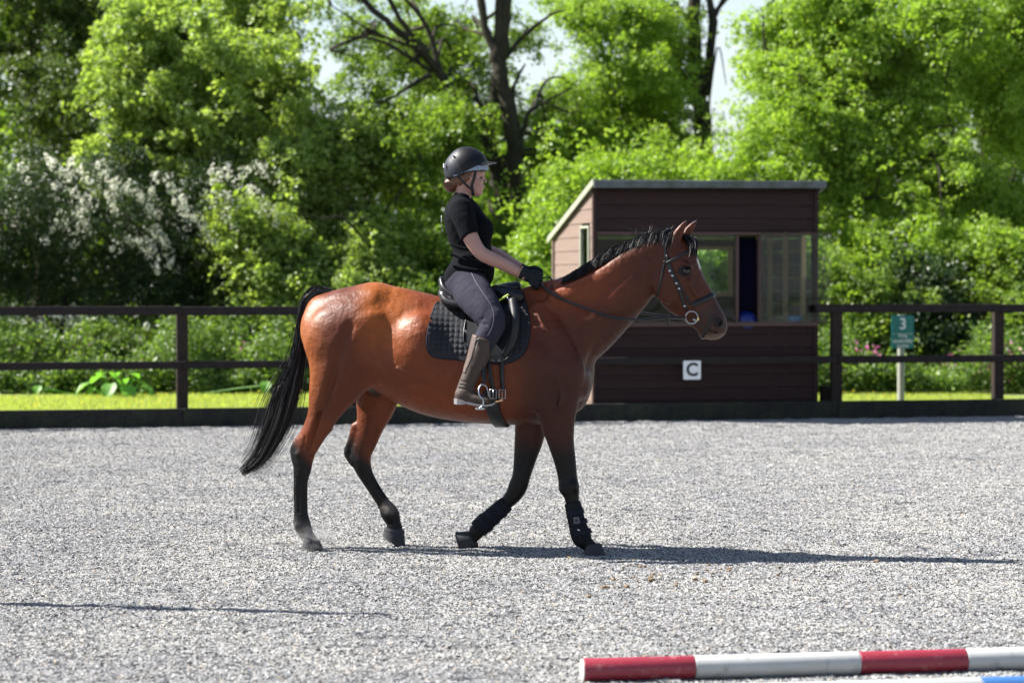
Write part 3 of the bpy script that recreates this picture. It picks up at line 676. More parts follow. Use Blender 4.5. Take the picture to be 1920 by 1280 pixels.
# dark-limbed tree behind the rider
Yt = 38.6
tree('ash_tree', 'many stemmed ash with dark leaning trunks behind the rider', 'tree',
     [(760, 60, 130, 60, 41, 1.2), (620, 40, 90, 50, 41.5, 1.0), (880, 150, 80, 70, 41.4, 1), (1010, 90, 60, 60, 41, .9), (1000, 220, 60, 70, 42, 1), (860, 260, 60, 60, 42, 1), (1040, 330, 60, 60, 42, .8), (600, 150, 60, 50, 41.5, .8), (1020, 420, 60, 60, 42, .8), (900, 330, 60, 70, 40, .7), (940, 60, 60, 60, 40, .7), (900, 420, 50, 60, 38, .5), (1000, 380, 50, 60, 38, .5), (760, 120, 90, 70, 39, .8)], 2300, M['leaf_mid'],
     [([G(1000, Yt), A(984, 430, Yt), A(966, 310, Yt), A(962, 250, Yt), A(944, 168, Yt), A(934, 118, Yt), A(932, 80, Yt)], .19, .14),
      ([A(932, 100, Yt), A(910, 50, Yt), A(890, -60, Yt)], .1, .07), ([A(936, 110, Yt), A(936, 20, Yt), A(932, -80, Yt)], .11, .08), ([A(940, 110, Yt), A(948, 40, Yt), A(958, -80, Yt)], .12, .09),
      ([G(960, Yt + .4), A(944, 400, Yt + .3), A(918, 262, Yt + .3), A(930, 185, Yt + .1), A(934, 130, Yt)], .16, .1),
      ([A(918, 275, Yt + .3), A(868, 205, Yt), A(822, 134, Yt), A(760, 70, Yt), A(700, 20, Yt), A(640, -50, Yt)], .12, .05),
      ([A(820, 135, Yt), A(790, 85, Yt - .2), A(752, 40, Yt - .2), A(715, -30, Yt - .2)], .075, .04), ([A(826, 140, Yt), A(808, 70, Yt), A(780, 20, Yt), A(730, -30, Yt)], .06, .03),
      ([A(810, 135, Yt), A(740, 90, Yt - .2), A(690, 72, Yt - .2), A(640, 70, Yt - .2)], .05, .015), ([A(805, 140, Yt), A(740, 180, Yt - .2), A(700, 195, Yt - .2)], .05, .015),
      ([A(972, 290, Yt), A(985, 230, Yt), A(1000, 205, Yt), A(1072, 165, Yt)], .06, .02), ([A(940, 120, Yt), A(980, 70, Yt), A(1030, 30, Yt), A(1060, 20, Yt)], .05, .02),
      ([A(962, 250, Yt), A(962, 170, Yt), A(985, 120, Yt)], .06, .02), ([A(780, 90, Yt), A(700, 60, Yt), A(620, 10, Yt)], .04, .012)], per=18, L=.085, Wd=.05, twigs=60, thr=.5, base=G(990, Yt))
# slim ivy-clad tree
tree('alder_tree', 'slim tree wrapped in leaves between the two large dark trunks', 'tree',
     [(1090, 130, 50, 60, 42, .8), (1150, 80, 50, 60, 42.4, .8), (1130, 220, 70, 70, 42, .8), (1080, 300, 60, 50, 41.5, .8), (1200, 180, 50, 60, 42, .8), (1180, 280, 70, 50, 41, .8), (1060, 40, 50, 40, 42, .6), (1220, 70, 40, 50, 42.5, .6)], 2000, M['leaf_bright'],
     [([G(1122, 43), A(1130, 330, 43), A(1140, 230, 43), A(1142, 140, 43), A(1150, 30, 43)], .11, .05), ([A(1142, 145, 43), A(1122, 60, 43), A(1108, -40, 43)], .06, .04)], per=18, L=.085, Wd=.055, twigs=40, thr=.5)
tree('oak_tree', 'large dark trunked tree standing against the sky gap right of centre', 'tree',
     [(1250, 60, 60, 60, 44, .9), (1215, 150, 50, 50, 44, .9), (1260, 220, 55, 45, 43.5, .8), (1290, 60, 25, 60, 44.2, .5), (1240, 300, 70, 50, 43, .9)], 1100, M['leaf_mid'],
     [([G(1322, 44), A(1320, 350, 44), A(1316, 230, 44), A(1310, 170, 44), A(1302, 60, 44), A(1300, -60, 44)], .27, .13),
      ([A(1312, 200, 44), A(1270, 130, 44), A(1240, 70, 44), A(1222, 10, 44), A(1210, -60, 44)], .12, .09),
      ([A(1320, 180, 44), A(1330, 110, 44), A(1336, 40, 44), A(1330, 5, 44), A(1310, -50, 44)], .12, .07), ([A(1334, 40, 44), A(1355, 5, 44), A(1400, -40, 44)], .08, .05), ([A(1312, 90, 44), A(1290, 40, 44), A(1262, 0, 44)], .07, .04),
      ([A(1240, 70, 44), A(1222, 45, 44), A(1200, 60, 44)], .05, .02), ([A(1322, 250, 44), A(1345, 90, 43.8), A(1362, 160, 43.8)], .03, .01)], per=18, L=.085, Wd=.055, twigs=20, thr=.5, base=G(1322, 44))
# bright trees on the right
tree('willow_tree', 'broad bright green tree leaning over the shed roof', 'tree',
     [(1330, 330, 80, 60, 38.5, 1), (1430, 260, 80, 60, 38.6, 1), (1500, 190, 90, 80, 38.8, 1), (1450, 120, 55, 60, 39.5, .8), (1500, 60, 80, 60, 39.5, 1), (1600, 120, 90, 80, 39, 1), (1560, 260, 90, 60, 38.3, .9), (1430, 340, 70, 40, 38, .7), (1620, 330, 80, 60, 38, .8), (1600, 420, 70, 60, 37.6, .7), (1600, 20, 80, 50, 39.5, .9), (1240, 350, 60, 40, 38.5, .7), (1600, 520, 60, 60, 37, .6)], 5200, M['leaf_bright'],
     [([G(1640, 40), A(1620, 480, 40), A(1580, 250, 39.6), A(1610, 80, 39.6), A(1640, -60, 39.5)], .13, .05), ([A(1600, 300, 39.6), A(1500, 220, 39), A(1440, 110, 39.2), A(1430, 20, 39.5)], .07, .02), ([A(1520, 400, 38.4), A(1640, 370, 37.8), A(1760, 385, 37.6)], .035, .02), ([A(1720, 480, 37.2), A(1640, 520, 37.2), A(1600, 560, 37)], .03, .01), ([A(1600, 200, 38), A(1500, 150, 38), A(1440, 90, 38.2)], .03, .01)], per=18, L=.09, Wd=.055, twigs=40, thr=.46, base=G(1640, 40))
tree('beech_tree', 'bright green tree with pale forked stems on the right edge', 'tree',
     [(1720, 60, 90, 70, 39, 1), (1830, 90, 90, 80, 39.3, 1), (1720, 200, 90, 70, 38.6, 1), (1840, 230, 60, 60, 40, .7), (1780, 320, 80, 50, 38, .8), (1880, 360, 80, 60, 38, .8), (1700, 400, 70, 50, 37.6, .7), (1800, 460, 90, 60, 37.2, .8), (1920, 40, 60, 80, 39, .8), (1930, 220, 40, 80, 39, .7), (1880, 540, 80, 60, 36.6, .6), (1960, 450, 60, 90, 37.5, .8)], 4700, M['leaf_bright'],
     [([G(1850, 41), A(1855, 420, 41), A(1840, 230, 40.8), A(1800, 80, 40.6), A(1790, -60, 40.5)], .12, .05), ([A(1855, 360, 41), A(1890, 220, 40.6), A(1905, 60, 40.5), A(1880, -50, 40.4)], .09, .04), ([A(1860, 420, 41), A(1900, 330, 40.6), A(1940, 200, 40.5)], .08, .03), ([A(1830, 300, 40.8), A(1750, 250, 39.8), A(1700, 170, 39.4)], .05, .02), ([A(1750, 290, 37.6), A(1790, 240, 37.9), A(1735, 240, 38)], .03, .015)], per=18, L=.09, Wd=.055, twigs=45, thr=.48, base=G(1850, 41))
# low shrubs behind the rails
shr = 'low shrubs behind the lawn'
for (px, lab, lm, bl, n) in (
    (1600, 'low dense shrub between the shed and the green sign', 'leaf_mid', [(1590, 620, 60, 60, 35.6, .6), (1640, 560, 50, 50, 36, .6), (1560, 560, 30, 60, 36, .6)], 900),
    (1760, 'dark shrub with bare branches right of the green sign', 'leaf_dark', [(1760, 580, 80, 60, 36, .6), (1720, 640, 50, 40, 35.5, .5), (1820, 630, 70, 50, 35.6, .5)], 1000),
    (1900, 'shrub in the shade at the right edge behind the last post', 'leaf_mid', [(1900, 600, 70, 70, 35.8, .6), (1880, 500, 60, 60, 36.4, .6)], 900),
    (1100, 'leafy shrub just left of the shed wall', 'leaf_bright', [(1010, 480, 50, 70, 36, .7), (1060, 420, 60, 60, 36.5, .7), (1100, 330, 70, 40, 37.2, .7), (980, 560, 50, 60, 35.5, .6), (1180, 340, 60, 40, 37.5, .7), (1120, 500, 80, 100, 36.5, .7)], 1900),
    (1300, 'bright shrub seen through the back window of the shed', 'leaf_bright', [(1300, 480, 90, 90, 36.5, .8), (1420, 500, 90, 100, 36.8, .7)], 1100),
    (330, 'low nettle clump behind the left post of the fence', 'leaf_mid', [(360, 650, 70, 40, 35.2, .5), (250, 650, 50, 30, 35.4, .5)], 500)):
    tree('shrub', lab, 'shrub', bl, n, M[lm], [], per=18, L=.085, Wd=.06, group=shr, twigs=10, thr=.36)
# unseen trees added off to the left to throw shade over the hawthorns
for (x, y, z, r, lab) in ((-13.3, 37.6, 4.6, 3.3, 'tall unseen tree added beyond the left edge to shade the hawthorns'), (-10.9, 38.6, 3.2, 2.0, 'smaller unseen tree added left of view to shade the hawthorns')):
    P = []; k = 900
    d = rng.normal(0, 1, (k, 3)); d /= np.linalg.norm(d, axis=1)[:, None]
    C = np.array((x, y, z)) + d * rng.uniform(.4, 1, (k, 1)) * np.array((r, r, r * 1.1))
    root = empty('shade_tree', (x, y, 0), 0, lab, 'tree')
    PP = (C[:, None] + rng.normal(0, .2, (k, 14, 3))).reshape(-1, 3)
    V = leaves(PP, np.repeat(d, 14, 0), .15, .12) - (x, y, 0)
    npmesh('crown', V, np.arange(len(V)).reshape(-1, 4), M['leaf_mid'], root)['kind'] = 'stuff'
    mb = MB(); trunk_mesh(mb, [(0, 0, -.05), (.1, 0, z * .5), (0, 0, z)], .25, .1); mb.build('trunk', M['bark'], root, True)

# undergrowth: herbs, nettles, flowers
def herbs():
    n = 9000
    px = rng.uniform(-60, 1980, n); Y = rng.uniform(33.2, 35.6, n)
    X = (px - 960) / FPX * Y
    hmax = .14 + .95 * vnoise(np.stack([X * 1.5, Y * 1.5, 0 * X], 1), 9) ** 1.7 + (Y - 33.2) * .12
    z = rng.uniform(.02, 1, n) ** .7 * hmax
    C = np.stack([X, Y, z], 1); per = 12
    P = (C[:, None] + rng.normal(0, .07, (n, per, 3))).reshape(-1, 3); P[:, 2] = np.maximum(P[:, 2], .04)
    V = leaves(P, np.tile((0, -.3, .8), (len(P), 1)), .085, .045, .55)
    tag(npmesh('undergrowth', V, np.arange(len(V)).reshape(-1, 4), M['leaf_herb']), 'leafy green nettles and herbs along the back of the lawn', 'undergrowth', kind='stuff')
    pk = [(60, 660), (72, 655), (140, 655), (148, 660), (176, 662), (30, 665), (270, 690), (480, 660), (450, 665), (300, 700), (450, 655), (1638, 658), (1615, 655), (1818, 697), (1830, 690), (1842, 685), (1855, 692), (1870, 690), (1893, 685), (1900, 692), (1908, 683), (1913, 690), (1890, 697), (1780, 675), (80, 652), (160, 648), (1893, 660)]
    P = []
    for x, y in pk:
        c = at(x, y, 33.6 if x > 1000 else 34.2)
        for k in range(20): P.append(c + rng.normal(0, 1, 3) * (.075, .06, .06))
    P = np.array(P); V = leaves(P, np.tile((0, -.5, .6), (len(P), 1)), .04, .036, .5)
    tag(npmesh('pink_campion', V, np.arange(len(V)).reshape(-1, 4), mat('campion pink', (.62, .1, .32), .6, island=[(0, (.6, .09, .3)), (1, (.75, .25, .5))], trans=(.35, (1, 1, 1)))), 'pink campion flowers among the undergrowth behind the fence', 'flowers', kind='stuff')
herbs()
def big_leaf_plant():
    root = empty('burdock_plant', (*at(225, 742, 33.2)[:2], .0), 0, 'burdock with broad drooping leaves at the edge of the lawn', 'plant')
    b = np.array(root.location); ml = mat('burdock leaf', (.1, .24, .03), .5, noise=[(5, .5, (.16, .3, .06))], trans=(.4, (2, 2.2, 1.2)), bump=(14, .5, .02))
    mb0 = MB()
    for (px, py, s, ang, tilt) in ((160, 722, .26, 200, 25), (185, 708, .25, 150, 15), (205, 728, .27, 260, 45), (228, 712, .26, 90, 10), (240, 732, .28, 300, 50), (262, 716, .24, 20, 20), (275, 728, .22, 340, 35), (190, 700, .2, 120, 10), (250, 702, .2, 60, 10), (215, 700, .22, 100, 8), (172, 733, .2, 220, 50), (498, 722, .2, 270, 45), (70, 728, .16, 270, 40)):
        c = at(px, py, 32.4 + random.uniform(-.2, .3)) - b
        V = []; n = 9; m = 5
        for i in range(n):
            t = i / (n - 1)
            w = math.sin(math.pi * min(1, t * .93 + .07)) ** .6 * .42 * (1.15 - .5 * t)
            for j in range(m):
                q = (j / (m - 1) - .5) * 2
                V.append((t - .35, q * w, -.55 * (t - .3) ** 2 + .1 * abs(q) + .03 * math.sin(9 * t + 3 * q)))
        V = np.array(V) * s
        Rm = np.array(Matrix.Rotation(R(ang), 3, 'Z') @ Matrix.Rotation(R(tilt), 3, 'Y'))
        F = [(i * m + j, i * m + j + 1, (i + 1) * m + j + 1, (i + 1) * m + j) for i in range(n - 1) for j in range(m - 1)]
        o = npmesh('leaf', V @ Rm.T, F, ml, root, True); o.location = c
        mb0.tube(crom([(c[0] * .4, 0, 0), (c[0] * .8, c[1] * .6, c[2] * .7), c], 4), .008, 5)
    mb0.build('stem', ml, root, True)
big_leaf_plant()
dead = empty('dead_branches', at(160, 660, 35)* (1, 1, 0), 0, 'heap of bare broken branches behind the left fence rails', 'branches')
b = np.array(dead.location)
for k in range(16):
    s = at(random.uniform(90, 170), random.uniform(655, 672), 34.6); e = at(random.uniform(130, 240), random.uniform(622, 660), 34.4 + random.uniform(0, .4))
    mb = MB(); P = crom([s, (s + e) / 2 + rng.normal(0, .05, 3), e], 4) - b; mb.tube(P, np.linspace(.016, .005, len(P)), 6); mb.build('branch', M['deadwood'], dead, True)
#@@PART2@@
# ================================================================== IMPLICIT BODIES
class Field:
    """smooth union of tapered flesh tubes on a grid, turned into one continuous skin"""
    def __init__(s, lo, hi, h):
        s.lo = np.array(lo, float); s.h = h; s.n = np.ceil((np.array(hi) - s.lo) / h).astype(int) + 1
        s.g = np.full(s.n, .3, np.float32); s.ax = [s.lo[i] + h * np.arange(s.n[i]) for i in range(3)]
    def _box(s, lo, hi):
        a = np.clip(np.floor((np.array(lo) - s.lo) / s.h).astype(int), 0, s.n); b = np.clip(np.ceil((np.array(hi) - s.lo) / s.h).astype(int) + 1, 0, s.n)
        sl = tuple(slice(int(a[i]), int(b[i])) for i in range(3))
        if any(b[i] <= a[i] for i in range(3)): return None, None
        X = s.ax[0][sl[0]][:, None, None]; Y = s.ax[1][sl[1]][None, :, None]; Z = s.ax[2][sl[2]][None, None, :]
        return sl, (X, Y, Z)
    def _mix(s, sl, d, k, sub=False):
        a = s.g[sl]
        if sub:
            h = np.clip(.5 - .5 * (a + d) / k, 0, 1); s.g[sl] = a * (1 - h) - d * h + k * h * (1 - h)
        else:
            h = np.clip(.5 + .5 * (d - a) / k, 0, 1); s.g[sl] = d * (1 - h) + a * h - k * h * (1 - h) if False else (a * (1 - (1 - h)) + d * (1 - h)) - k * h * (1 - h)
    def tube(s, st, k=.03, sub=False, egg=0.0, n=5, inflate=0.0):
        """st rows: a, lateral, z, radius in the side view, half width"""
        st = np.asarray(st, float); P = crom(st, n) if len(st) > 2 else np.array([st[0] + (st[-1] - st[0]) * t for t in np.linspace(0, 1, n)])
        P[:, 3:] = np.maximum(P[:, 3:], .001) + inflate
        mr = P[:, 3:].max() + k + 2 * s.h
        sl, G3 = s._box(P[:, :3].min(0) - mr, P[:, :3].max(0) + mr)
        if sl is None: return
        X, Y, Z = G3
        out = np.full(np.broadcast_shapes(X.shape, Y.shape, Z.shape), .3, np.float32)
        a0 = [q.start for q in sl]
        for i in range(len(P) - 1):
            p, q = P[i], P[i + 1]; m = max(p[3:].max(), q[3:].max()) + k + 2 * s.h
            s2, g3 = s._box(np.minimum(p[:3], q[:3]) - m, np.maximum(p[:3], q[:3]) + m)
            if s2 is None: continue
            loc = tuple(slice(s2[j].start - a0[j], s2[j].stop - a0[j]) for j in range(3))
            x, y, z = g3; e = q[:3] - p[:3]; ee = e @ e + 1e-12
            t = np.clip(((x - p[0]) * e[0] + (y - p[1]) * e[1] + (z - p[2]) * e[2]) / ee, 0, 1)
            r = p[3] + (q[3] - p[3]) * t; w = p[4] + (q[4] - p[4]) * t
            dx = x - p[0] - e[0] * t; dy = y - p[1] - e[1] * t; dz = z - p[2] - e[2] * t
            if egg: w = w * (1 - egg * np.clip(dz / r, -1, 1))
            u2 = dx * dx + dz * dz; v2 = dy * dy
            k0 = np.sqrt(u2 / r ** 2 + v2 / w ** 2) + 1e-6; k1 = np.sqrt(u2 / r ** 4 + v2 / w ** 4) + 1e-6
            d = np.where(k0 < .15, (k0 - 1) * np.minimum(r, w), k0 * (k0 - 1) / k1)
            out[loc] = np.minimum(out[loc], d)
        s._mix(sl, out, k, sub)
    def ell(s, c, r, k=.03, sub=False, rot=0.0):
        """ellipsoid; rot turns it in the side view (degrees, anticlockwise)"""
        c = np.asarray(c, float); r = np.asarray(r, float); m = r.max() + k + 2 * s.h
        sl, G3 = s._box(c - m, c + m)
        if sl is None: return
        x, y, z = G3[0] - c[0], G3[1] - c[1], G3[2] - c[2]; ca, sa = math.cos(R(rot)), math.sin(R(rot))
        u = x * ca + z * sa; w = -x * sa + z * ca
        k0 = np.sqrt((u / r[0]) ** 2 + (y / r[1]) ** 2 + (w / r[2]) ** 2) + 1e-6; k1 = np.sqrt((u / r[0] ** 2) ** 2 + (y / r[1] ** 2) ** 2 + (w / r[2] ** 2) ** 2) + 1e-6
        s._mix(sl, np.where(k0 < .15, (k0 - 1) * r.min(), k0 * (k0 - 1) / k1).astype(np.float32), k, sub)
    def halfspace(s, p, nrm, k=.004):
        """keep what lies behind the plane"""
        nrm = np.asarray(nrm, float); nrm /= np.linalg.norm(nrm)
        d = ((s.ax[0] - p[0]) * nrm[0])[:, None, None] + ((s.ax[1] - p[1]) * nrm[1])[None, :, None] + ((s.ax[2] - p[2]) * nrm[2])[None, None, :]
        s.g = np.maximum(s.g, d.astype(np.float32))
    def mesh(s, iso=0.0, smooth=3):
        g = s.g - iso; g[0] = g[-1] = .3; g[:, 0] = g[:, -1] = .3; g[:, :, 0] = g[:, :, -1] = .3
        neg = g < 0; n = s.n
        acc = np.zeros((*(n - 1), 3), np.float32); cnt = np.zeros(n - 1, np.float32); quads = []
        cross = []
        for ax in range(3):
            lo = [slice(None)] * 3; hi = [slice(None)] * 3; lo[ax] = slice(0, -1); hi[ax] = slice(1, None)
            m = neg[tuple(lo)] != neg[tuple(hi)]; ix = np.argwhere(m)
            g0 = g[tuple(lo)][m]; g1 = g[tuple(hi)][m]; t = g0 / (g0 - g1)
            P = ix.astype(np.float32); P[:, ax] += t
            o1, o2 = [j for j in range(3) if j != ax]
            for d1 in (0, -1):
                for d2 in (0, -1):
                    c = ix.copy(); c[:, o1] += d1; c[:, o2] += d2
                    ok = (c >= 0).all(1) & (c < n - 1).all(1)
                    np.add.at(acc, tuple(c[ok].T), P[ok]); np.add.at(cnt, tuple(c[ok].T), 1)
            cross.append((ax, ix, g0 < 0))
        act = cnt > 0; idx = np.full(n - 1, -1, np.int64); idx[act] = np.arange(act.sum())
        V = acc[act] / cnt[act][:, None] * s.h + s.lo
        F = []
        for ax, ix, inside in cross:
            o1, o2 = [(1, 2), (2, 0), (0, 1)][ax]
            c = []
            for d1, d2 in ((0, 0), (-1, 0), (-1, -1), (0, -1)):
                q = ix.copy(); q[:, o1] += d1; q[:, o2] += d2; c.append(q)
            ok = np.all([((q >= 0).all(1) & (q < n - 1).all(1)) for q in c], 0)
            f = np.stack([idx[tuple(q[ok].T)] for q in c], 1); ins = inside[ok]
            f[~ins] = f[~ins][:, ::-1]; F.append(f)
        F = np.concatenate(F)
        if smooth:
            E = np.concatenate([F[:, [0, 1]], F[:, [1, 2]], F[:, [2, 3]], F[:, [3, 0]]]); E = np.concatenate([E, E[:, ::-1]])
            deg = np.bincount(E[:, 0], minlength=len(V))[:, None] + 1e-9
            for it in range(smooth * 2):
                A_ = np.stack([np.bincount(E[:, 0], V[E[:, 1], j], len(V)) for j in range(3)], 1) / deg
                V = V + (A_ - V) * (.55 if it % 2 == 0 else -.56)
        return V, F
def T(*rows):
    """rows (px, py, lateral, radius px, half width m) -> tube stations"""
    return [(*H(r[0], r[1], r[2]), r[3] / PPM, r[4]) for r in rows]
def E3(px, py, lat): return H(px, py, lat)

horse = empty('horse', HO, -PHI, 'glossy bay horse with black mane and tail walking to the right under a rider', 'horse')
def build_horse():
    lo = np.minimum(H(540, 1045, 0), H(1375, 405, 0)); hi = np.maximum(H(540, 1045, 0), H(1375, 405, 0))
    F = Field((lo[0], -.36, -.02), (hi[0], .36, hi[2]), .0078)
    # trunk: column, top line, bottom line, half width
    F.tube(T(*[(x, (t + b) / 2, 0, (b - t) / 2, w) for x, t, b, w in ((648, 556, 690, .225), (700, 538, 716, .262), (760, 545, 750, .282), (820, 560, 780, .298), (880, 574, 791, .305), (940, 572, 795, .29), (968, 562, 796, .27), (992, 578, 796, .24))]), .03, egg=.2)
    F.tube(T((1000, 670, 0, 100, .235), (1026, 690, 0, 86, .2), (1044, 712, 0, 66, .17)), .03)
    F.tube(T((1020, 735, 0, 58, .17), (1048, 738, 0, 44, .14)), .02)
    # withers, back, loin ridge
    F.tube(T((700, 562, 0, 24, .10), (760, 572, 0, 22, .09), (840, 592, 0, 22, .09), (920, 588, 0, 24, .08), (985, 566, 0, 26, .06), (1030, 558, 0, 32, .06)), .07)
    # croup and haunches
    F.tube(T((610, 588, 0, 38, .13), (650, 576, 0, 36, .17), (705, 566, 0, 32, .18)), .06)
    for s in (-1, 1):
        F.tube(T((600, 632, .115 * s, 34, .10), (632, 632, .15 * s, 60, .125), (672, 622, .165 * s, 58, .11)), .05)
        F.ell(E3(700, 602, .225 * s), (.045, .03, .035), .07)      # point of hip
        F.ell(E3(583, 610, .085 * s), (.055, .06, .08), .06)       # point of buttock
        F.ell(E3(712, 640, .318 * s), (.045, .055, .13), .07, True, 10); F.ell(E3(790, 650, .2 * s), (.16, .125, .2), .05)  # flank hollow
    # hind legs
    F.tube(T((638, 650, -.16, 64, .12), (640, 692, -.17, 60, .11), (622, 735, -.17, 43, .088), (606, 775, -.165, 29, .066), (592, 805, -.16, 24.5, .052), (574, 838, -.155, 22, .043), (568.5, 858, -.15, 20, .041), (567, 877, -.15, 17.5, .038), (564, 900, -.15, 14, .03), (563.5, 930, -.15, 13.5, .027), (564.5, 962, -.15, 13.5, .027), (567, 984, -.15, 16.5, .035), (575, 1002, -.15, 13.5, .031), (584, 1016, -.15, 14, .034)), .035)
    F.tube(T((612, 800, -.16, 12, .03), (566, 822, -.155, 9, .02), (552, 842, -.152, 8, .02), (554, 862, -.15, 7, .02)), .018)      # achilles, point of hock
    F.tube(T((660, 645, .16, 60, .12), (692, 680, .17, 58, .11), (708, 722, .17, 46, .09), (705, 757, .17, 38, .075), (695, 795, .165, 27, .056), (684, 828, .16, 23, .044), (676, 851, .155, 21, .04), (679, 872, .15, 17.5, .037), (688, 893, .15, 14, .029), (703, 918, .15, 12.5, .025), (720, 944, .15, 13, .026), (731, 962, .15, 17.5, .036), (738, 979, .15, 14, .031), (740, 991, .15, 15.5, .035)), .035)
    F.tube(T((668, 800, .165, 10, .03), (660, 826, .155, 9, .02), (651, 848, .152, 7, .02), (661, 866, .15, 7, .02)), .018)
    F.tube(T((700, 690, -.2, 28, .05), (688, 706, -.19, 20, .04)), .05)    # stifle, near
    F.ell(E3(706, 726, 0), (.075, .045, .045), .03, False, -25)            # sheath
    for s in (-1, 1):
        F.tube(T((655, 612, .285 * s, 5, .02), (636, 660, .29 * s, 6, .02), (620, 720, .262 * s, 5, .018), (606, 765, .235 * s, 4, .014)), .04, True)
        F.tube(T((692, 640, .285 * s, 6, .02), (700, 680, .30 * s, 6, .02)), .04, True)
    for (px, py, l, dx) in ((570, 870, -.15, 0), (678, 872, .15, 1)):
        pass
    for st, l in ((((572, 820), (566, 842)), -.205), (((562, 895), (559.5, 925), (560, 960)), -.178), (((684, 832), (676, 850)), .2), (((688, 905), (702, 930), (716, 953)), .178), (((1064, 935), (1069, 960)), -.168), (((953, 930), (940, 944)), .165)):
        F.tube(T(*[(a, b, l, 1.6, .01) for a, b in st]), .012, True)
    for (a, b, l, r, w) in ((583, 858, -.185, 6, .014), (560, 850, -.18, 5, .012), (690, 858, .185, 6, .014), (559, 985, -.165, 6, .018), (722, 966, .165, 6, .018), (1074, 912, -.165, 7, .02), (1056, 916, -.165, 6, .018), (975, 908, .165, 7, .02)):
        F.ell(E3(a, b, l), (r / PPM, w, r / PPM), .018)
    F.tube(T((600, 775, -.215, 4, .012), (588, 812, -.2, 3, .01), (578, 838, -.19, 2.5, .008)), .02, True)
    F.tube(T((1040, 790, -.215, 3, .012), (1050, 840, -.195, 2.5, .01), (1058, 880, -.18, 2, .008)), .02, True)
    for pts in (((745, 690), (790, 715), (830, 722)), ((1040, 700), (1052, 735), (1044, 770))):
        for s in (-1, 1): F.tube(T(*[(a, b, s * (.262 if b > 735 else .288 if a < 1000 else .235), 1.6, .012) for a, b in pts]), .012)
    # shoulders, breast
    for s in (-1, 1):
        F.tube(T((1012, 590, .11 * s, 24, .05), (1030, 640, .17 * s, 36, .052), (1062, 695, .18 * s, 34, .06)), .03)     # blade
        F.tube(T((1000, 690, .215 * s, 42, .052), (1012, 742, .195 * s, 30, .048)), .035)     # triceps
        F.ell(E3(1086, 718, .10 * s), (.07, .08, .10), .03)
    F.tube(T((1050, 640, 0, 56, .14), (1070, 690, 0, 42, .13), (1066, 738, 0, 36, .12)), .03)
    # forelegs
    F.tube(T((1052, 700, -.165, 40, .07), (1048, 745, -.16, 38, .07), (1045, 785, -.155, 33, .062), (1051, 825, -.15, 25, .05), (1059, 862, -.145, 20.5, .042), (1064, 893, -.14, 18, .038), (1067, 912, -.14, 18.5, .04), (1071.5, 930, -.14, 14, .034), (1076, 955, -.135, 12, .026), (1083, 985, -.13, 12, .026), (1090, 1007, -.13, 15.5, .034), (1102, 1020, -.13, 13, .03), (1110, 1028, -.13, 13, .034)), .035)
    F.tube(T((1010, 720, .165, 40, .07), (1003, 760, .16, 38, .07), (996, 795, .155, 31, .06), (992, 822, .15, 27.5, .05), (985, 856, .145, 22, .042), (978, 890, .14, 17.5, .037), (971, 912, .14, 18, .039), (961, 930, .14, 15, .034), (940, 951, .135, 12, .026), (915, 974, .13, 12, .026), (897, 992, .13, 15, .034), (887, 1005, .13, 12.5, .03), (880, 1010, .13, 13, .032)), .035)
    # neck
    F.tube(T((1030, 634, 0, 84, .175), (1074, 602, 0, 83, .16), (1122, 569, 0, 71, .125), (1168, 530, 0, 60, .1), (1204, 495, 0, 49, .085), (1238, 472, 0, 39, .08)), .03, egg=.26)
    for s in (-1, 1):
        F.tube(T((1206, 500, .065 * s, 20, .03), (1150, 560, .09 * s, 20, .035), (1094, 628, .12 * s, 22, .04), (1070, 682, .125 * s, 24, .045)), .022)  # brachiocephalic
        F.tube(T((1228, 560, .075 * s, 5, .02), (1190, 606, .1 * s, 6, .02), (1140, 668, .125 * s, 6, .02)), .025, True)      # jugular groove
        F.tube(T((1230, 462, .052 * s, 14, .03), (1180, 488, .068 * s, 18, .03), (1120, 532, .088 * s, 22, .033), (1050, 566, .115 * s, 24, .036)), .025)
        F.tube(T((1222, 500, .1 * s, 4, .014), (1226, 520, .11 * s, 5, .02)), .03, True)
    # head
    F.tube(T((1252, 466, 0, 33, .082), (1267, 486, 0, 38, .092), (1268, 512, 0, 46, .096), (1277, 540, 0, 47, .082), (1297, 562, 0, 40, .066), (1317, 585, 0, 33, .055), (1333, 603, 0, 28, .052), (1340, 613, 0, 23, .05)), .02)
    F.ell(E3(1285, 470, 0), (.06, .06, .035), .03, False, -30)
    F.tube(T((1334, 618, 0, 17, .045), (1322, 624, 0, 12, .035)), .02)      # lips, chin
    F.ell(E3(1348, 616, 0), (.04, .045, .028), .02, False, 20)
    for s in (-1, 1):
        F.ell(E3(1250, 538, .07 * s), (.1, .028, .085), .025, False, -60)       # cheek
        F.tube(T((1292, 528, .082 * s, 4, .012), (1312, 566, .066 * s, 3, .01)), .014)      # facial crest
        F.ell(E3(1287, 496, .084 * s), (.036, .02, .012), .018, False, -25)    # brow
        F.ell(E3(1286, 508, .105 * s), (.026, .014, .018), .016, True, -25)
        pass
        F.ell(E3(1302, 482, .07 * s), (.035, .022, .02), .02, True, -50)     # temple hollow
        F.ell(E3(1349, 605, .056 * s), (.030, .018, .024), .014, False, 50)
        F.ell(E3(1350, 606, .068 * s), (.019, .024, .013), .007, True, 55)      # nostril
        F.tube(T((1308, 604, .052 * s, 1.2, .014), (1326, 617, .05 * s, 1.2, .014), (1345, 624, .045 * s, 1.2, .02)), .006, True)       # mouth
        F.ell(E3(1318, 572, .072 * s), (.05, .014, .018), .02, True, -58)
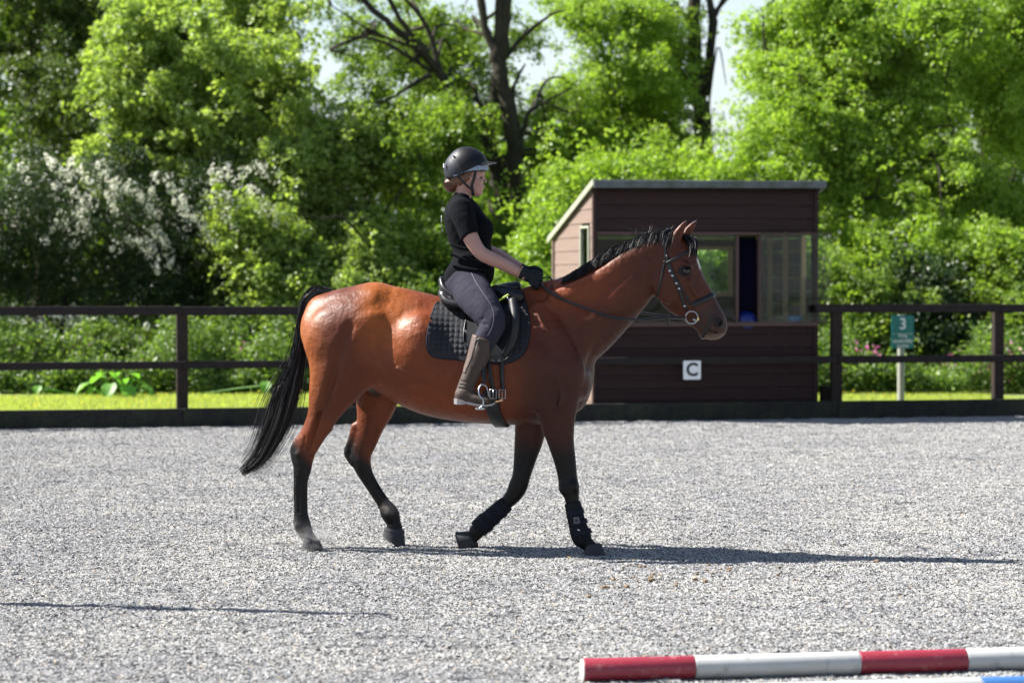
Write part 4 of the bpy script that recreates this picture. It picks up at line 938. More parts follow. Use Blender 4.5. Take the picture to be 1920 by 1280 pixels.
    # ears
    for (a, l) in ((0, -.052), (16, .05)):
        sx = 1.0 if a == 0 else .98
        F.tube(T((1260 + a, 462, l, 11, .03), (1268 + a, 446, l, 10.5, .027), (1276 + a, 431, l * 1.05, 7.5, .02), (1283 + a * 1.1, 420, l * 1.05, 4.2, .012), (1288 + a * 1.25, 412.5, l, 1.5, .005)), .012)
        F.tube(T((1270 + a, 450, l - .026, 5, .012), (1277 + a, 434, l - .018, 4, .01), (1284 + a * 1.1, 421, l - .01, 1.6, .006)), .006, True)
    V, Q = F.mesh()
    # coat: bay with black points, with the sunlit look of flank and rump painted in
    x, y = pix(V); n1 = vnoise(V * 9, 4) - .5; n2 = vnoise(V * np.array((30, 30, 30)), 5) - .5
    bay = np.array((.14, .03, .0065)); deep = np.array((.038, .009, .0045)); blk = np.array((.0025, .002, .0025)); tan = np.array((.27, .075, .011))
    c = np.tile(bay, (len(V), 1))
    def mixc(c, k, t): t = np.clip(t, 0, 1)[:, None]; return c * (1 - t) + np.array(k) * t
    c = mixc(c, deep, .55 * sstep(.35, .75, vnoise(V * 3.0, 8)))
    c = mixc(c, tan, .7 * sstep(655, 700, x) * sstep(800, 730, x) * sstep(700, 560, y) + .5 * sstep(620, 575, x) * sstep(800, 700, y))  # tan puts the sunlit look of flank and buttock into the coat
    c = mixc(c, deep, .75 * sstep(930, 1030, x) * sstep(540, 640, y) * sstep(1260, 1180, x) + .35 * sstep(640, 780, y) * sstep(860, 960, x) + .6 * sstep(1090, 1200, x))  # deeper brown over shoulder, lower chest, neck and head
    hind = x < 800
    jag = 26 * n1
    c = mixc(c, blk, np.where(hind & (V[:, 1] < 0), sstep(815, 868, y + jag + (570 - x) * 1.5), 0))
    c = mixc(c, blk, np.where(hind & (V[:, 1] > 0), sstep(815, 868, y + jag + (676 - x) * 1.5), 0))
    c = mixc(c, blk, np.where(~hind, sstep(805, 868, y + jag), 0))
    c = mixc(c, (.035, .018, .014), .9 * sstep(78, 36, np.hypot((x - 1352) * 1.0, y - 616) + jag * .3))
    c = mixc(c, (.16, .11, .085), .6 * sstep(9, 2, np.abs(y - 634 + (x - 1322) * .1)) * sstep(1298, 1312, x))
    c = mixc(c, (.012, .01, .01), sstep(13, 8, np.hypot(x - 1350, (y - 606) * 1.2)) * sstep(.03, .045, np.abs(V[:, 1])))
    c = mixc(c, blk, sstep(19, 11, np.hypot(x - 1286, (y - 508) * 1.4)) * sstep(.07, .08, np.abs(V[:, 1])))
    c = mixc(c, blk, .9 * sstep(24, 10, np.hypot(x - 705, y - 730)) * sstep(.12, .06, np.abs(V[:, 1])))
    c = mixc(c, blk, .8 * sstep(424, 414, y) * (x > 1240))
    c = mixc(c, (.55, .5, .46), sstep(.035, .02, np.abs(V[:, 1])) * sstep(9, 4, np.hypot(x - 1309, (y - 496) * .6)) * .9)
    c = mixc(c, blk, .8 * sstep(20, 6, np.abs((x - 1079) * .5 + (y - 507) * .8) * 0 + np.abs((y - 432) - (1244 - x) * .46)) * sstep(.05, .02, np.abs(V[:, 1])) * (x > 1040) * (x < 1262))
    c = mixc(c, (.27, .25, .23), .8 * np.where(hind & (V[:, 1] < 0), sstep(965, 1010, y + jag), 0))      # dust on the stamping foot
    c = mixc(c, (.2, .17, .15), .55 * np.where(hind & (V[:, 1] > 0), sstep(20, 6, np.hypot(x - 730, y - 950)), 0))
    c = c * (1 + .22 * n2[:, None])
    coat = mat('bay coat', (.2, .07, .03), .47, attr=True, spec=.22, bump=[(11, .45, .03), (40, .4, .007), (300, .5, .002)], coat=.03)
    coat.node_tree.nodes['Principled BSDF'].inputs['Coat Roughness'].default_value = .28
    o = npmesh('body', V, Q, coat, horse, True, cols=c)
    return V, Q
HV, HQ = build_horse()
BV = BVHTree.FromPolygons(HV.tolist(), HQ.tolist())
def skin(px, py, side=-1, default=None):
    """outermost point of the horse under a pixel, seen from its side, and the normal there"""
    p = H(px, py, side * .2)
    h = BV.ray_cast(Vector((p[0], side * .6, p[2])), Vector((0, -side, 0)))
    if h[0] is None: return None
    q = H(px, py, h[0].y); h2 = BV.ray_cast(Vector((q[0], side * .6, q[2])), Vector((0, -side, 0)))
    return (np.array(h2[0]), np.array(h2[1])) if h2[0] is not None else (np.array(h[0]), np.array(h[1]))
# eyes
for s in (-1, 1):
    mb = MB(); c = H(1286, 508, s * .076); n = 14; V = []
    for i in range(1, n):
        for k in range(n * 2):
            a = math.pi * i / n; b_ = math.pi * k / n; V.append(c + .0235 * np.array((math.sin(a) * math.cos(b_), math.cos(a), math.sin(a) * math.sin(b_) * .9)))
    m = n * 2; mb.add(V, [(i * m + k, i * m + (k + 1) % m, (i + 1) * m + (k + 1) % m, (i + 1) * m + k) for i in range(n - 2) for k in range(m)] + [tuple(reversed(range(m))), tuple((n - 2) * m + k for k in range(m))])
    mb.build('eye', M.setdefault('eye', mat('dark wet eye', (.008, .004, .003), .12)), horse, True)
# hooves: coronet ring to sole ring
M['hoof'] = mat('grey horn', (.03, .031, .036), .7, spec=.2, noise=[(20, .5, (.055, .055, .06)), (8, .4, (.012, .012, .015))], bump=(60, .4, .004), stretch=(1, 1, .3))
def hoof(cor, sole, lat, wc, ws):
    a, b = H(cor[0], cor[1], lat), H(cor[2], cor[3], lat); c, d = H(sole[0], sole[1], lat), H(sole[2], sole[3], lat)
    mb = MB(); n = 22; V = []
    for t in (-.14, 0, .12, .3, .55, .8, 1):
        p, q = a + (c - a) * t, b + (d - b) * t; ctr = (p + q) / 2; e = (q - p) / 2; w = wc + (ws - wc) * max(t, -.1)
        f = 1.0 if t >= 0 else .82
        if t == .12: f = 1.0
        if t == 0: f = 1.06
        for k in range(n):
            th = 2 * math.pi * k / n; cx, sy = math.cos(th), math.sin(th)
            V.append(ctr + f * (e * (cx if cx > 0 else cx * .92) + np.array((0, w * (abs(sy) ** .85) * np.sign(sy), 0))))
    r = 7; Fc = [(i * n + k, i * n + (k + 1) % n, (i + 1) * n + (k + 1) % n, (i + 1) * n + k) for i in range(r - 1) for k in range(n)] + [tuple(range(n)), tuple((r - 1) * n + k for k in reversed(range(n)))]
    mb.add(V, Fc); return mb.build('hoof', M['hoof'], horse, True)
hoof((569, 1008, 599, 1014), (564, 1029, 607, 1030), -.15, .042, .055)
hoof((719, 989, 758, 996), (716, 1004, 760, 1029), .15, .046, .06)
hoof((1096, 1024, 1128, 1020), (1093, 1042, 1137, 1041), -.13, .044, .06)
hoof((874, 994, 895, 1026), (854, 995, 868, 1040), .13, .047, .062)

# ---- hair: strands as tapering three-sided wisps
def strands(name, paths, w0, matl, parent, tip=.25):
    """paths (n, m, 3)"""
    P = np.asarray(paths); n, m, _ = P.shape
    Tn = np.gradient(P, axis=1); Tn /= np.linalg.norm(Tn, axis=2, keepdims=True) + 1e-9
    s = np.cross(Tn, rng.normal(0, 1, (n, 1, 3))); s /= np.linalg.norm(s, axis=2, keepdims=True) + 1e-9
    w = (w0 * np.linspace(1, tip, m))[None, :, None] * rng.uniform(.6, 1.3, (n, 1, 1))
    V = np.stack([P - s * w, P + s * w], 2).reshape(-1, 3)
    b = (np.arange(n) * m * 2)[:, None, None] + (np.arange(m - 1) * 2)[None, :, None] + np.array([0, 1, 3, 2])[None, None]
    o = npmesh(name, V, b.reshape(-1, 4), matl, parent, True); o['kind'] = 'stuff'; return o
M['hair'] = mat('black horse hair', (.012, .011, .013), .5, island=[(0, (.004, .004, .005)), (.8, (.01, .009, .011)), (1, (.03, .027, .028))], spec=.3)
def mane():
    crest = crom([H(*q, 0) for q in ((1064, 518), (1079, 508), (1100, 496), (1135, 473), (1169, 455), (1205, 441), (1238, 431), (1262, 430), (1276, 437))], 12)
    n = 9000; t = rng.uniform(0, len(crest) - 1.01, n); i = t.astype(int); f = (t - i)[:, None]; r = crest[i] * (1 - f) + crest[i + 1] * f
    tt = t / (len(crest) - 1)
    L = (.07 + .045 * sstep(0, .35, tt)) * rng.uniform(.75, 1.15, n)
    lat = rng.normal(0, .013, n); side = np.where(rng.random(n) < .72, -1., 1.)
    m = 6; P = np.zeros((n, m, 3)); lean = rng.normal(-.5, .35, n); cl = (vnoise(np.stack([tt * 130, 0 * tt, 0 * tt], 1), 2) - .5) * .3
    for k in range(m):
        u = k / (m - 1)
        fall = u ** 1.3
        P[:, k, 0] = r[:, 0] + L * (lean * .3 * u - .3 * u)
        P[:, k, 1] = lat + side * (.012 + .062 * u) * (.75 + .25 * tt) + side * 0
        P[:, k, 2] = r[:, 2] - .005 + L * (.22 * math.sin(u * 2.2) - 1.0 * fall * .9) + rng.normal(0, .002, n) * k
    # the roots' width over the neck keeps strands outside the skin
    for j in range(n):
        pass
    strands('mane', P, .0016, M['hair'], horse)
    # stray hairs standing up behind the ears
    n = 70; P = np.zeros((n, m, 3)); a0 = rng.uniform(1185, 1262, n)
    for j in range(n):
        q = H(a0[j], 434 + (1250 - a0[j]) * .16, rng.normal(0, .012)); d = np.array((rng.normal(-.3, .5), rng.normal(0, .3), 1.)); ln = rng.uniform(.02, .09)
        for k in range(m):
            u = k / (m - 1); P[j, k] = q + d * ln * u + np.array((-.03 * u * u, 0, -.02 * u * u))
    strands('mane_wisp', P, .0012, M['hair'], horse)
    # forelock
    n = 900; P = np.zeros((n, m, 3))
    for j in range(n):
        x0 = rng.uniform(1268, 1290); q = H(x0, 436 + (x0 - 1268) * .3, rng.normal(0, .02)); e = H(rng.uniform(1284, 1306), rng.uniform(462, 486), rng.normal(-.01, .04)); e[0] += .006
        for k in range(m):
            u = k / (m - 1); P[j, k] = q * (1 - u) + e * u + np.array((.025, 0, .02)) * math.sin(u * math.pi)
    strands('forelock', P, .0022, M['hair'], horse)
mane()
def tail():
    cen = [(622, 552), (604, 547), (586, 552), (574, 572), (567, 600), (563, 640), (556, 680), (545, 715), (533, 750), (520, 790), (504, 826), (484, 860), (452, 886)]
    wid = [9, 10, 12, 12, 9, 11, 14, 19, 22, 21, 18, 14, 8]
    C = crom([np.append(H(x, y, 0), w / PPM) for (x, y), w in zip(cen, wid)], 4); m = len(C)
    D = np.gradient(C[:, :3], axis=0); D /= np.linalg.norm(D, axis=1)[:, None]
    S_ = np.stack([-D[:, 2], 0 * D[:, 0], D[:, 0]], 1)      # sideways in the picture plane
    n = 9000; a = rng.uniform(0, 2 * math.pi, n); r = np.sqrt(rng.uniform(0, 1, n)); ox = np.cos(a) * r; oy = np.sin(a) * r
    st = (rng.uniform(0, 1, n) ** .8 * .55 * m).astype(int); ln = np.minimum(rng.uniform(.35, .6, n) * m, (1.0 - .22 * rng.random(n) ** 1.3) * m - st)
    K = 13; P = np.zeros((n, K, 3)); wav = rng.normal(0, 1, (n, 2))
    for k in range(K):
        u = k / (K - 1); ii = np.clip(st + ln * u, 0, m - 1.001); i0 = ii.astype(int); f = (ii - i0)[:, None]
        c = C[i0] * (1 - f) + C[i0 + 1] * f; s = S_[i0]
        wv = .12 * np.sin(ii * .35 + wav[:, 0] * 2) + .1 * np.sin(ii * .9 + wav[:, 1] * 3)
        P[:, k] = c[:, :3] + s * ((ox + wv) * c[:, 3])[:, None] + np.array((0, 1, 0)) * ((oy + wv) * c[:, 3] * .8)[:, None]
    o = strands('tail', P, .0015, M['hair'], horse, .3)
    n = 520; P = np.zeros((n, K, 3)); a = rng.normal(0, 1, (n, 2)); st = rng.integers(int(m * .35), int(m * .7), n)
    for k in range(K):
        u = k / (K - 1); ii = np.clip(st + (m - 1 - st) * u * rng.uniform(.9, 1, n), 0, m - 1.001); i0 = ii.astype(int)
        c = C[i0]; P[:, k] = c[:, :3] + S_[i0] * (a[:, 0] * (1 + u * .35) * c[:, 3] * .75)[:, None] + np.array((0, 1, 0)) * (a[:, 1] * c[:, 3] * .7)[:, None]
    strands('tail_wisp', P, .0013, M['hair'], horse, .3)
    mb = MB(); mb.tube(C[:int(m * .62), :3], C[:int(m * .62), 3] * np.concatenate([np.full(int(m * .3), .86), np.linspace(.86, .3, int(m * .62) - int(m * .3))]), 14)
    mb.build('tail_dock', mat('tail core', (.008, .008, .009), .5), horse, True)
tail()

# ================================================================== TACK
M['leather'] = mat('black leather', (.006, .006, .008), .34, bump=(70, .3, .002), noise=(12, .3, (.012, .012, .014)), spec=.35)
M['leather_dull'] = mat('worn black leather', (.008, .008, .011), .5, spec=.3, bump=(60, .3, .002), noise=(12, .4, (.016, .017, .02)))
M['steel'] = mat('stirrup steel', (.36, .38, .41), .3, metal=1)
M['brass'] = mat('brass', (.7, .5, .2), .3, metal=1)
M['quilt'] = mat('black quilted cotton', (.011, .012, .016), .7, bump=(300, .2, .001), sheen=.05, spec=.3)
M['piping'] = mat('navy binding', (.006, .008, .016), .7, spec=.2)
def ribbon(mb, P, N, w, t):
    """flat strap of width w, thickness t, along points P with outward normals N"""
    P = np.asarray(P, float); N = np.asarray(N, float); m = len(P); w = np.broadcast_to(w, (m,))
    Tn = np.gradient(P, axis=0); Tn /= np.linalg.norm(Tn, axis=1)[:, None] + 1e-9
    B = np.cross(Tn, N); B /= np.linalg.norm(B, axis=1)[:, None] + 1e-9; N2 = np.cross(B, Tn)
    V = []
    for i in range(m):
        b = B[i] * w[i] / 2
        V += [P[i] - b, P[i] - b * .8 + N2[i] * t, P[i] + b * .8 + N2[i] * t, P[i] + b]
    F = [(i * 4 + j, i * 4 + (j + 1) % 4, (i + 1) * 4 + (j + 1) % 4, (i + 1) * 4 + j) for i in range(m - 1) for j in range(4)] + [(0, 1, 2, 3)[::-1], tuple((m - 1) * 4 + j for j in range(4))]
    mb.add(V, [f[::-1] for f in F])
def strap(name, pts, w, t, matl, parent, side=-1, off=.002, n=8):
    """strap pressed to the horse's side, along pixels"""
    Q = crom([(x, y, 0) for x, y in pts], n); P = []; N = []
    for x, y, _ in Q:
        s = skin(x, y, side)
        if s is None: continue
        P.append(s[0] + s[1] * off); N.append(s[1])
    P = np.array(P); N = np.array(N)
    for _ in range(3): N[1:-1] = (N[:-2] + N[1:-1] + N[2:]) / 3; P[1:-1] = (P[:-2] + 2 * P[1:-1] + P[2:]) / 4
    P = P + N * .001; mb = MB(); ribbon(mb, P, N, w, t); return mb.build(name, matl, parent, True)
def hoop(name, p0, p1, w, t, matl, parent, a0=0, a1=360, off=.003, n=44):
    """strap round the horse in the upright plane through two pixels"""
    a, b = H(*p0, 0), H(*p1, 0); c = (a + b) / 2; e = (a - b) / np.linalg.norm(a - b); P = []; N = []
    for k in range(n + 1):
        th = R(a0 + (a1 - a0) * k / n); d = e * math.cos(th) + np.array((0, -1, 0)) * math.sin(th)
        h = BV.ray_cast(Vector(c + d * .5), Vector(-d))
        if h[0] is None: continue
        P.append(np.array(h[0]) + d * off); N.append(d)
    P = np.array(P); N = np.array(N)
    for _ in range(4): P[1:-1] = (P[:-2] + 2 * P[1:-1] + P[2:]) / 4
    mb = MB(); ribbon(mb, P + N * .002, N, w, t); return mb.build(name, matl, parent, True)
def frame_root(name, label, cat, group=None):
    return empty(name, HO, -PHI, label, cat, group)
bridle = frame_root('bridle', 'black leather bridle with ring bit and wide noseband on the bay horse head', 'bridle')
LB = M['leather']
hoop('headpiece', (1252, 436), (1240, 520), .026, .004, LB, bridle, -62, 62, .006)
hoop('browband', (1302, 468), (1200, 520), .017, .005, LB, bridle, -88, 88, .004)
hoop('noseband', (1344, 550), (1262, 592), .034, .006, LB, bridle, -100, 100, .003)
hoop('flash_strap', (1352, 566), (1318, 632), .014, .004, LB, bridle, 60, 300, .003)
for s in (-1, 1):
    strap('cheekpiece', [(1247, 452), (1249, 484), (1258, 511), (1269, 532), (1279, 561), (1287, 581)], .018, .005, LB, bridle, s)
    strap('cheekpiece', [(1250, 478), (1262, 512), (1277, 540), (1294, 570)], .014, .004, M['leather_dull'], bridle, s, .003)
    strap('throatlash', [(1247, 488), (1241, 517), (1235, 545), (1231, 567)], .012, .004, LB, bridle, s)
    mb = MB()
    for (x, y) in ((1256, 508), (1261, 517), (1268, 531), (1273, 541), (1284, 573)):
        q = skin(x, y, s)
        if q: mb.add(*(lambda V, F: (V, F))(*[(lambda b: (b.v[0], b.f))(MB().box(q[0] + q[1] * .006, (.007, .0035, .005), None, .001))][0]))
    mb.build('buckle', M['steel'], bridle)
    mb = MB(); c = H(1297, 595, s * .075); r = .0365
    mb.tube([c + r * np.array((math.cos(2 * math.pi * k / 30), 0, math.sin(2 * math.pi * k / 30))) for k in range(31)], .0038, 8)
    mb.build('bit_ring', M['steel'], bridle, True)
mb = MB(); mb.tube([H(1300, 598, -.078), H(1306, 602, -.05), H(1307, 603, 0), H(1306, 602, .05), H(1300, 598, .078)], .007, 8); mb.build('mouthpiece', M['steel'], bridle, True)
mb = MB(); mb.box(H(1309, 598, -.076), (.005, .005, .009), None, .001); mb.build('bit_stud', M['brass'], bridle)
# reins
reins = frame_root('reins', 'long thin black leather reins running from the bit rings to the gloved hands', 'reins')
mb = MB(); Q = crom([(*H(1286, 595, -.085),), (*H(1254, 595.5, -.10),), (*H(1197, 599, -.125),), (*H(1148, 595, -.15),), (*H(1109, 582, -.175),), (*H(1055, 561, -.17),), (*H(1030, 547, -.13),), (*H(1014, 534, -.075),)], 8)
ribbon(mb, Q, np.tile((0, -1., 0.1), (len(Q), 1)), .016, .005); mb.build('rein', LB, reins, True)
mb = MB(); Q = crom([(*H(1296, 599, .08),), (*H(1252, 594, .10),), (*H(1208, 587, .12),), (*H(1120, 570, .15),), (*H(1050, 545, .15),), (*H(1016, 530, .06),)], 8)
ribbon(mb, Q, np.tile((0, -1., .1), (len(Q), 1)), .016, .005); mb.build('rein', LB, reins, True)
mb = MB(); mb.box(H(1252, 594, -.105), (.008, .006, .03), None, .003); mb.box(H(1252, 604, -.105), (.005, .005, .018), None, .002); mb.build('rein_stop', LB, reins)
mb = MB(); mb.tube(crom([H(1012, 525, -.03), H(1022, 520, -.03), H(1032, 521, -.02), H(1036, 530, -.03), H(1030, 545, -.12)], 6), .004, 6); mb.build('rein_loop', LB, reins, True)

# saddle pad: quilted cloth over the back, both sides
pad = frame_root('saddle_pad', 'black quilted square saddle pad with bound edge under the saddle', 'saddle pad')
def inpoly(P, x, y):
    c = False; n = len(P)
    for i in range(n):
        x0, y0 = P[i]; x1, y1 = P[i - 1]
        if (y0 > y) != (y1 > y) and x < (x1 - x0) * (y - y0) / (y1 - y0) + x0: c = not c
    return c
def drape(name, outline, matl, parent, off, thick, side=-1, step=3.0, disp=None, smooth=True, binding=None, bind_r=.004):
    """a sheet cut to an outline (pixels) lying off the horse's side, with thickness"""
    O = crom([(x, y, 0) for x, y in outline], 5, True)[:, :2]
    x0, y0 = O.min(0); x1, y1 = O.max(0); nx, ny = int((x1 - x0) / step) + 1, int((y1 - y0) / step) + 1
    cache = {}
    def sy(x, y):
        s = skin(x, y, side)
        if s is None:
            s = skin(x, y + 6, side) or skin(x, y + 14, side)
        return s
    # coarse lateral table, smoothed
    tx = np.linspace(x0, x1, max(4, int((x1 - x0) / 10))); ty = np.linspace(y0, y1, max(4, int((y1 - y0) / 10)))
    Lt = np.zeros((len(tx), len(ty)))
    for i, a in enumerate(tx):
        last = None
        for j in range(len(ty) - 1, -1, -1):
            s = sy(a, ty[j]); Lt[i, j] = abs(s[0][1]) if s is not None else (last if last is not None else .2)
            if last is not None and s is None: Lt[i, j] = max(0, last - .03)
            last = Lt[i, j]
    for _ in range(2):
        K = np.pad(Lt, 1, mode='edge'); Lt = (K[1:-1, 1:-1] * 4 + K[:-2, 1:-1] + K[2:, 1:-1] + K[1:-1, :-2] + K[1:-1, 2:]) / 8
    def lat(x, y):
        a = np.clip((x - x0) / (x1 - x0) * (len(tx) - 1), 0, len(tx) - 1.001); b = np.clip((y - y0) / (y1 - y0) * (len(ty) - 1), 0, len(ty) - 1.001); i, j = int(a), int(b); f, g = a - i, b - j
        return Lt[i, j] * (1 - f) * (1 - g) + Lt[i + 1, j] * f * (1 - g) + Lt[i, j + 1] * (1 - f) * g + Lt[i + 1, j + 1] * f * g
    ins = {}
    for i in range(nx + 1):
        for j in range(ny + 1):
            x, y = x0 + i * step, y0 + j * step
            if inpoly(O, x, y): ins[(i, j)] = (x, y)
    # snap the rim of the grid onto the outline
    V = []; idx = {}; rim = set()
    def add(key, x, y):
        idx[key] = len(V); V.append((x, y))
    cells = [(i, j) for i in range(nx) for j in range(ny) if sum(((i + a, j + b) in ins) for a in (0, 1) for b in (0, 1)) >= 3]
    for i, j in cells:
        for a in (0, 1):
            for b in (0, 1):
                if (i + a, j + b) not in idx:
                    x, y = x0 + (i + a) * step, y0 + (j + b) * step
                    add((i + a, j + b), x, y)
    from collections import Counter
    ec = Counter()
    for i, j in cells:
        q = [(i, j), (i + 1, j), (i + 1, j + 1), (i, j + 1)]
        for k in range(4): ec[frozenset((q[k], q[(k + 1) % 4]))] += 1
    bd = set(k for e, c in ec.items() if c == 1 for k in e)
    Vp = np.array(V)
    for k in bd:
        i = idx[k]; p = Vp[i]; A0 = O; A1 = np.roll(O, -1, 0); e = A1 - A0; t = np.clip(((p - A0) * e).sum(1) / ((e * e).sum(1) + 1e-9), 0, 1); q = A0 + e * t[:, None]
        Vp[i] = q[((q - p) ** 2).sum(1).argmin()]
    V3 = []; VB = []
    for (x, y) in Vp:
        l = lat(x, y) + off; d = disp(x, y) if disp else 0
        V3.append(H(x, y, side * (l + thick + d))); VB.append(H(x, y, side * l))
    n = len(V3); Fc = []
    for i, j in cells:
        q = [idx[(i, j)], idx[(i, j + 1)], idx[(i + 1, j + 1)], idx[(i + 1, j)]]
        Fc.append(tuple(q if side < 0 else q[::-1])); Fc.append(tuple((k + n for k in (q[::-1] if side < 0 else q))))
    for e, c in ec.items():
        if c == 1:
            a, b = [idx[k] for k in e]; Fc.append((a, b, b + n, a + n))
    o = npmesh(name, np.array(V3 + VB), Fc, matl, parent, smooth)
    if binding:
        mb = MB(); P = [H(x, y, side * (lat(x, y) + off + thick * .6)) for x, y in np.vstack([O, O[:1]])]; mb.tube(P, bind_r, 7, False); mb.build(binding[0], binding[1], parent, True)
    return o, lat
PADO = [(821, 566), (812, 582), (805, 604), (800, 640), (802, 657), (815, 669), (845, 673), (874, 676), (915, 680), (950, 681), (979, 666), (990, 642), (993, 610), (989, 580), (979, 552), (960, 541), (900, 556), (850, 560)]
CELL = 10.2
def quilt(x, y):
    gx = (x - 802 + (y - 600) * .06) / CELL; gy = (y - 560 - (x - 800) * .05) / CELL
    a, b = abs(math.sin(math.pi * gx)), abs(math.sin(math.pi * gy))
    return .0075 * (min(a, b) ** .55 if y < 664 and x > 803 else .3)
for s in (-1, 1):
    drape('pad_side', PADO, M['quilt'], pad, .004, .004, s, 2.0 if s < 0 else 4.0, quilt, True, ('binding', M['piping']), .0045)
# saddle
saddle = frame_root('saddle', 'black leather riding saddle with raised cantle on the bay horse', 'saddle')
def saddle_build():
    lo = H(812, 700, 0); hi = H(1010, 500, 0)
    F = Field((lo[0], -.26, lo[2] + .1), (hi[0], .26, hi[2] + .03), .006)
    F.tube(T((832, 527, 0, 8, .10), (838, 543, 0, 9, .12), (850, 556, 0, 9, .13), (880, 562, 0, 9, .12), (915, 553, 0, 9, .1), (945, 541, 0, 10, .07), (968, 538, 0, 10, .05)), .02)
    for s in (-1, 1):
        F.tube(T((829, 550, .09 * s, 8, .05), (842, 566, .13 * s, 11, .05), (868, 571, .15 * s, 10, .05), (900, 572, .15 * s, 9, .04)), .02)     # panels
        F.tube(T((829, 524, .06 * s, 6, .04), (834, 540, .10 * s, 8, .04), (850, 553, .13 * s, 8, .04)), .012)
        F.tube(T((930, 548, .1 * s, 14, .03), (950, 552, .11 * s, 16, .035), (972, 556, .1 * s, 12, .03)), .02)
    V, Q = F.mesh(0, 2); npmesh('seat', V, Q, LB, saddle, True)
    for s in (-1, 1):
        drape('flap', [(878, 580), (873, 600), (869, 631), (874, 652), (888, 668), (915, 677), (944, 676), (962, 655), (971, 620), (974, 585), (968, 560), (930, 556), (900, 568)], M['leather_dull'], saddle, .020, .006, s, 4.0, None, True, ('welt', LB), .0035)
        F = Field(np.minimum(H(930, 690, 0), H(990, 540, 0)) * (1, 0, 1) + (0, -.42 if s < 0 else .2, 0), np.maximum(H(920, 690, 0), H(990, 540, 0)) * (1, 0, 1) + (0, -.2 if s < 0 else .42, 0), .007)
        F.tube(T((962, 566, .22 * s, 9, .03), (966, 600, .29 * s, 9, .03), (960, 640, .31 * s, 8, .025), (946, 664, .32 * s, 6, .02)), .01)
        V, Q = F.mesh(0, 2); npmesh('knee_block', V, Q, M['leather_dull'], saddle, True)
    mb = MB(); n = H(931, 549, -.155); mb.box(H(944, 558, -.2), (.036, .004, .006), np.array(((.86, 0, .5), (0, 1, 0), (-.5, 0, .86))), .002); mb.build('yellow_trim', mat('yellow green trim', (.5, .65, .03), .5), saddle)
    mb = MB(); mb.tube(crom([H(951, 557, -.21), H(955, 563, -.22), H(960, 569, -.225)], 5), .004, 6); mb.build('dee_ring', M['steel'], saddle, True)
    mb = MB()
    for k in range(5): mb.box(H(979 + k * 2.2, 577 + k * 3.2, -.292 - .003 * k), (.006, .003, .004), np.array(Matrix.Rotation(R(30 + 25 * (k % 2)), 3, 'Y')), .001)
    mb.build('badge', M['leather_dull'], saddle)
saddle_build()
# a small white mark on the pad below the knee
# girth and its straps
girth = frame_root('girth', 'broad black girth with two steel buckles round the horse barrel', 'girth')
strap('billet', [(915, 672), (919, 700), (925, 730)], .026, .005, LB, girth, -1, .012)
strap('billet', [(941, 672), (941, 700), (943, 730)], .026, .005, LB, girth, -1, .012)
mb = MB(); Pn = []; Nn = []
for k in range(41):
    t = k / 40; side = -1 if t < .5 else 1
    th = math.pi * t; px = 934 + 8 * math.sin(th); c = H(935, 700, 0)
    d = np.array((0, -math.cos(th), -math.sin(th))) if False else np.array((.012 * 0, -math.cos(th) * .9, -math.sin(th)))
    o_ = np.array((H(px, 760, 0)[0], 0, H(934, 728, 0)[2])); d = d / np.linalg.norm(d)
    h = BV.ray_cast(Vector(o_ + d * .6), Vector(-d)); Pn.append(np.array(h[0]) + d * .008); Nn.append(d)
Pn = np.array(Pn)
ribbon(mb, Pn, Nn, .085, .009); mb.build('girth_band', M['leather_dull'], girth, True)
for x in (926, 943):
    q = skin(x, 738, -1); mb = MB(); c = q[0] + np.array((0, -.028, 0)); w, h_ = .019, .026
    mb.tube([c + (w * a, 0, h_ * b_) for a, b_ in ((-1, -1), (-1, 1), (1, 1), (1, -1), (-1, -1))], .003, 6); mb.tube([c + (0, -.002, h_), c + (0, -.002, -h_)], .0022, 5); mb.build('buckle', M['steel'], girth, True)
mb = MB(); mb.box(H(936, 752, -.335), (.022, .003, .004), np.array(((.97, 0, .24), (0, 1, 0), (-.24, 0, .97))), .001); mb.build('tag', mat('tan tag', (.45, .25, .12), .5), girth)
# stirrups
def stirrup(s, label):
    root = frame_root('stirrup', label, 'stirrup', None)
    L0 = .43 * s
    mb = MB(); Q = crom([H(905, 640, s * .36), H(906, 680, s * .40), H(908, 718, L0)], 6); ribbon(mb, Q, np.tile((1., 0, 0.), (len(Q), 1)) if False else np.tile((0, s * 1., 0), (len(Q), 1)), .026, .004); mb.build('stirrup_leather', LB, root, True)
    for (pts) in (([(903, 720), (898, 728), (899, 740), (906, 750), (905, 760), (898, 765)], L0 + s * .055), ([(903, 720), (911, 724), (915, 736), (916, 748), (914, 760), (906, 765)], L0 - s * .055)):
        P = [(H(x, y, L0 + (pts[1] - L0) * min(1, .25 + .3 * i))) for i, (x, y) in enumerate(pts[0])]
        mb = MB(); mb.tube(crom(P, 5), .0048, 8); mb.build('iron', M['steel'], root, True)
    mb = MB(); mb.box(H(903, 765, L0), (.026, .062, .006), None, .003); mb.build('tread', M['steel'], root)
stirrup(-1, 'steel stirrup iron round the near brown riding boot')
stirrup(1, 'steel stirrup iron on the far side of the horse')
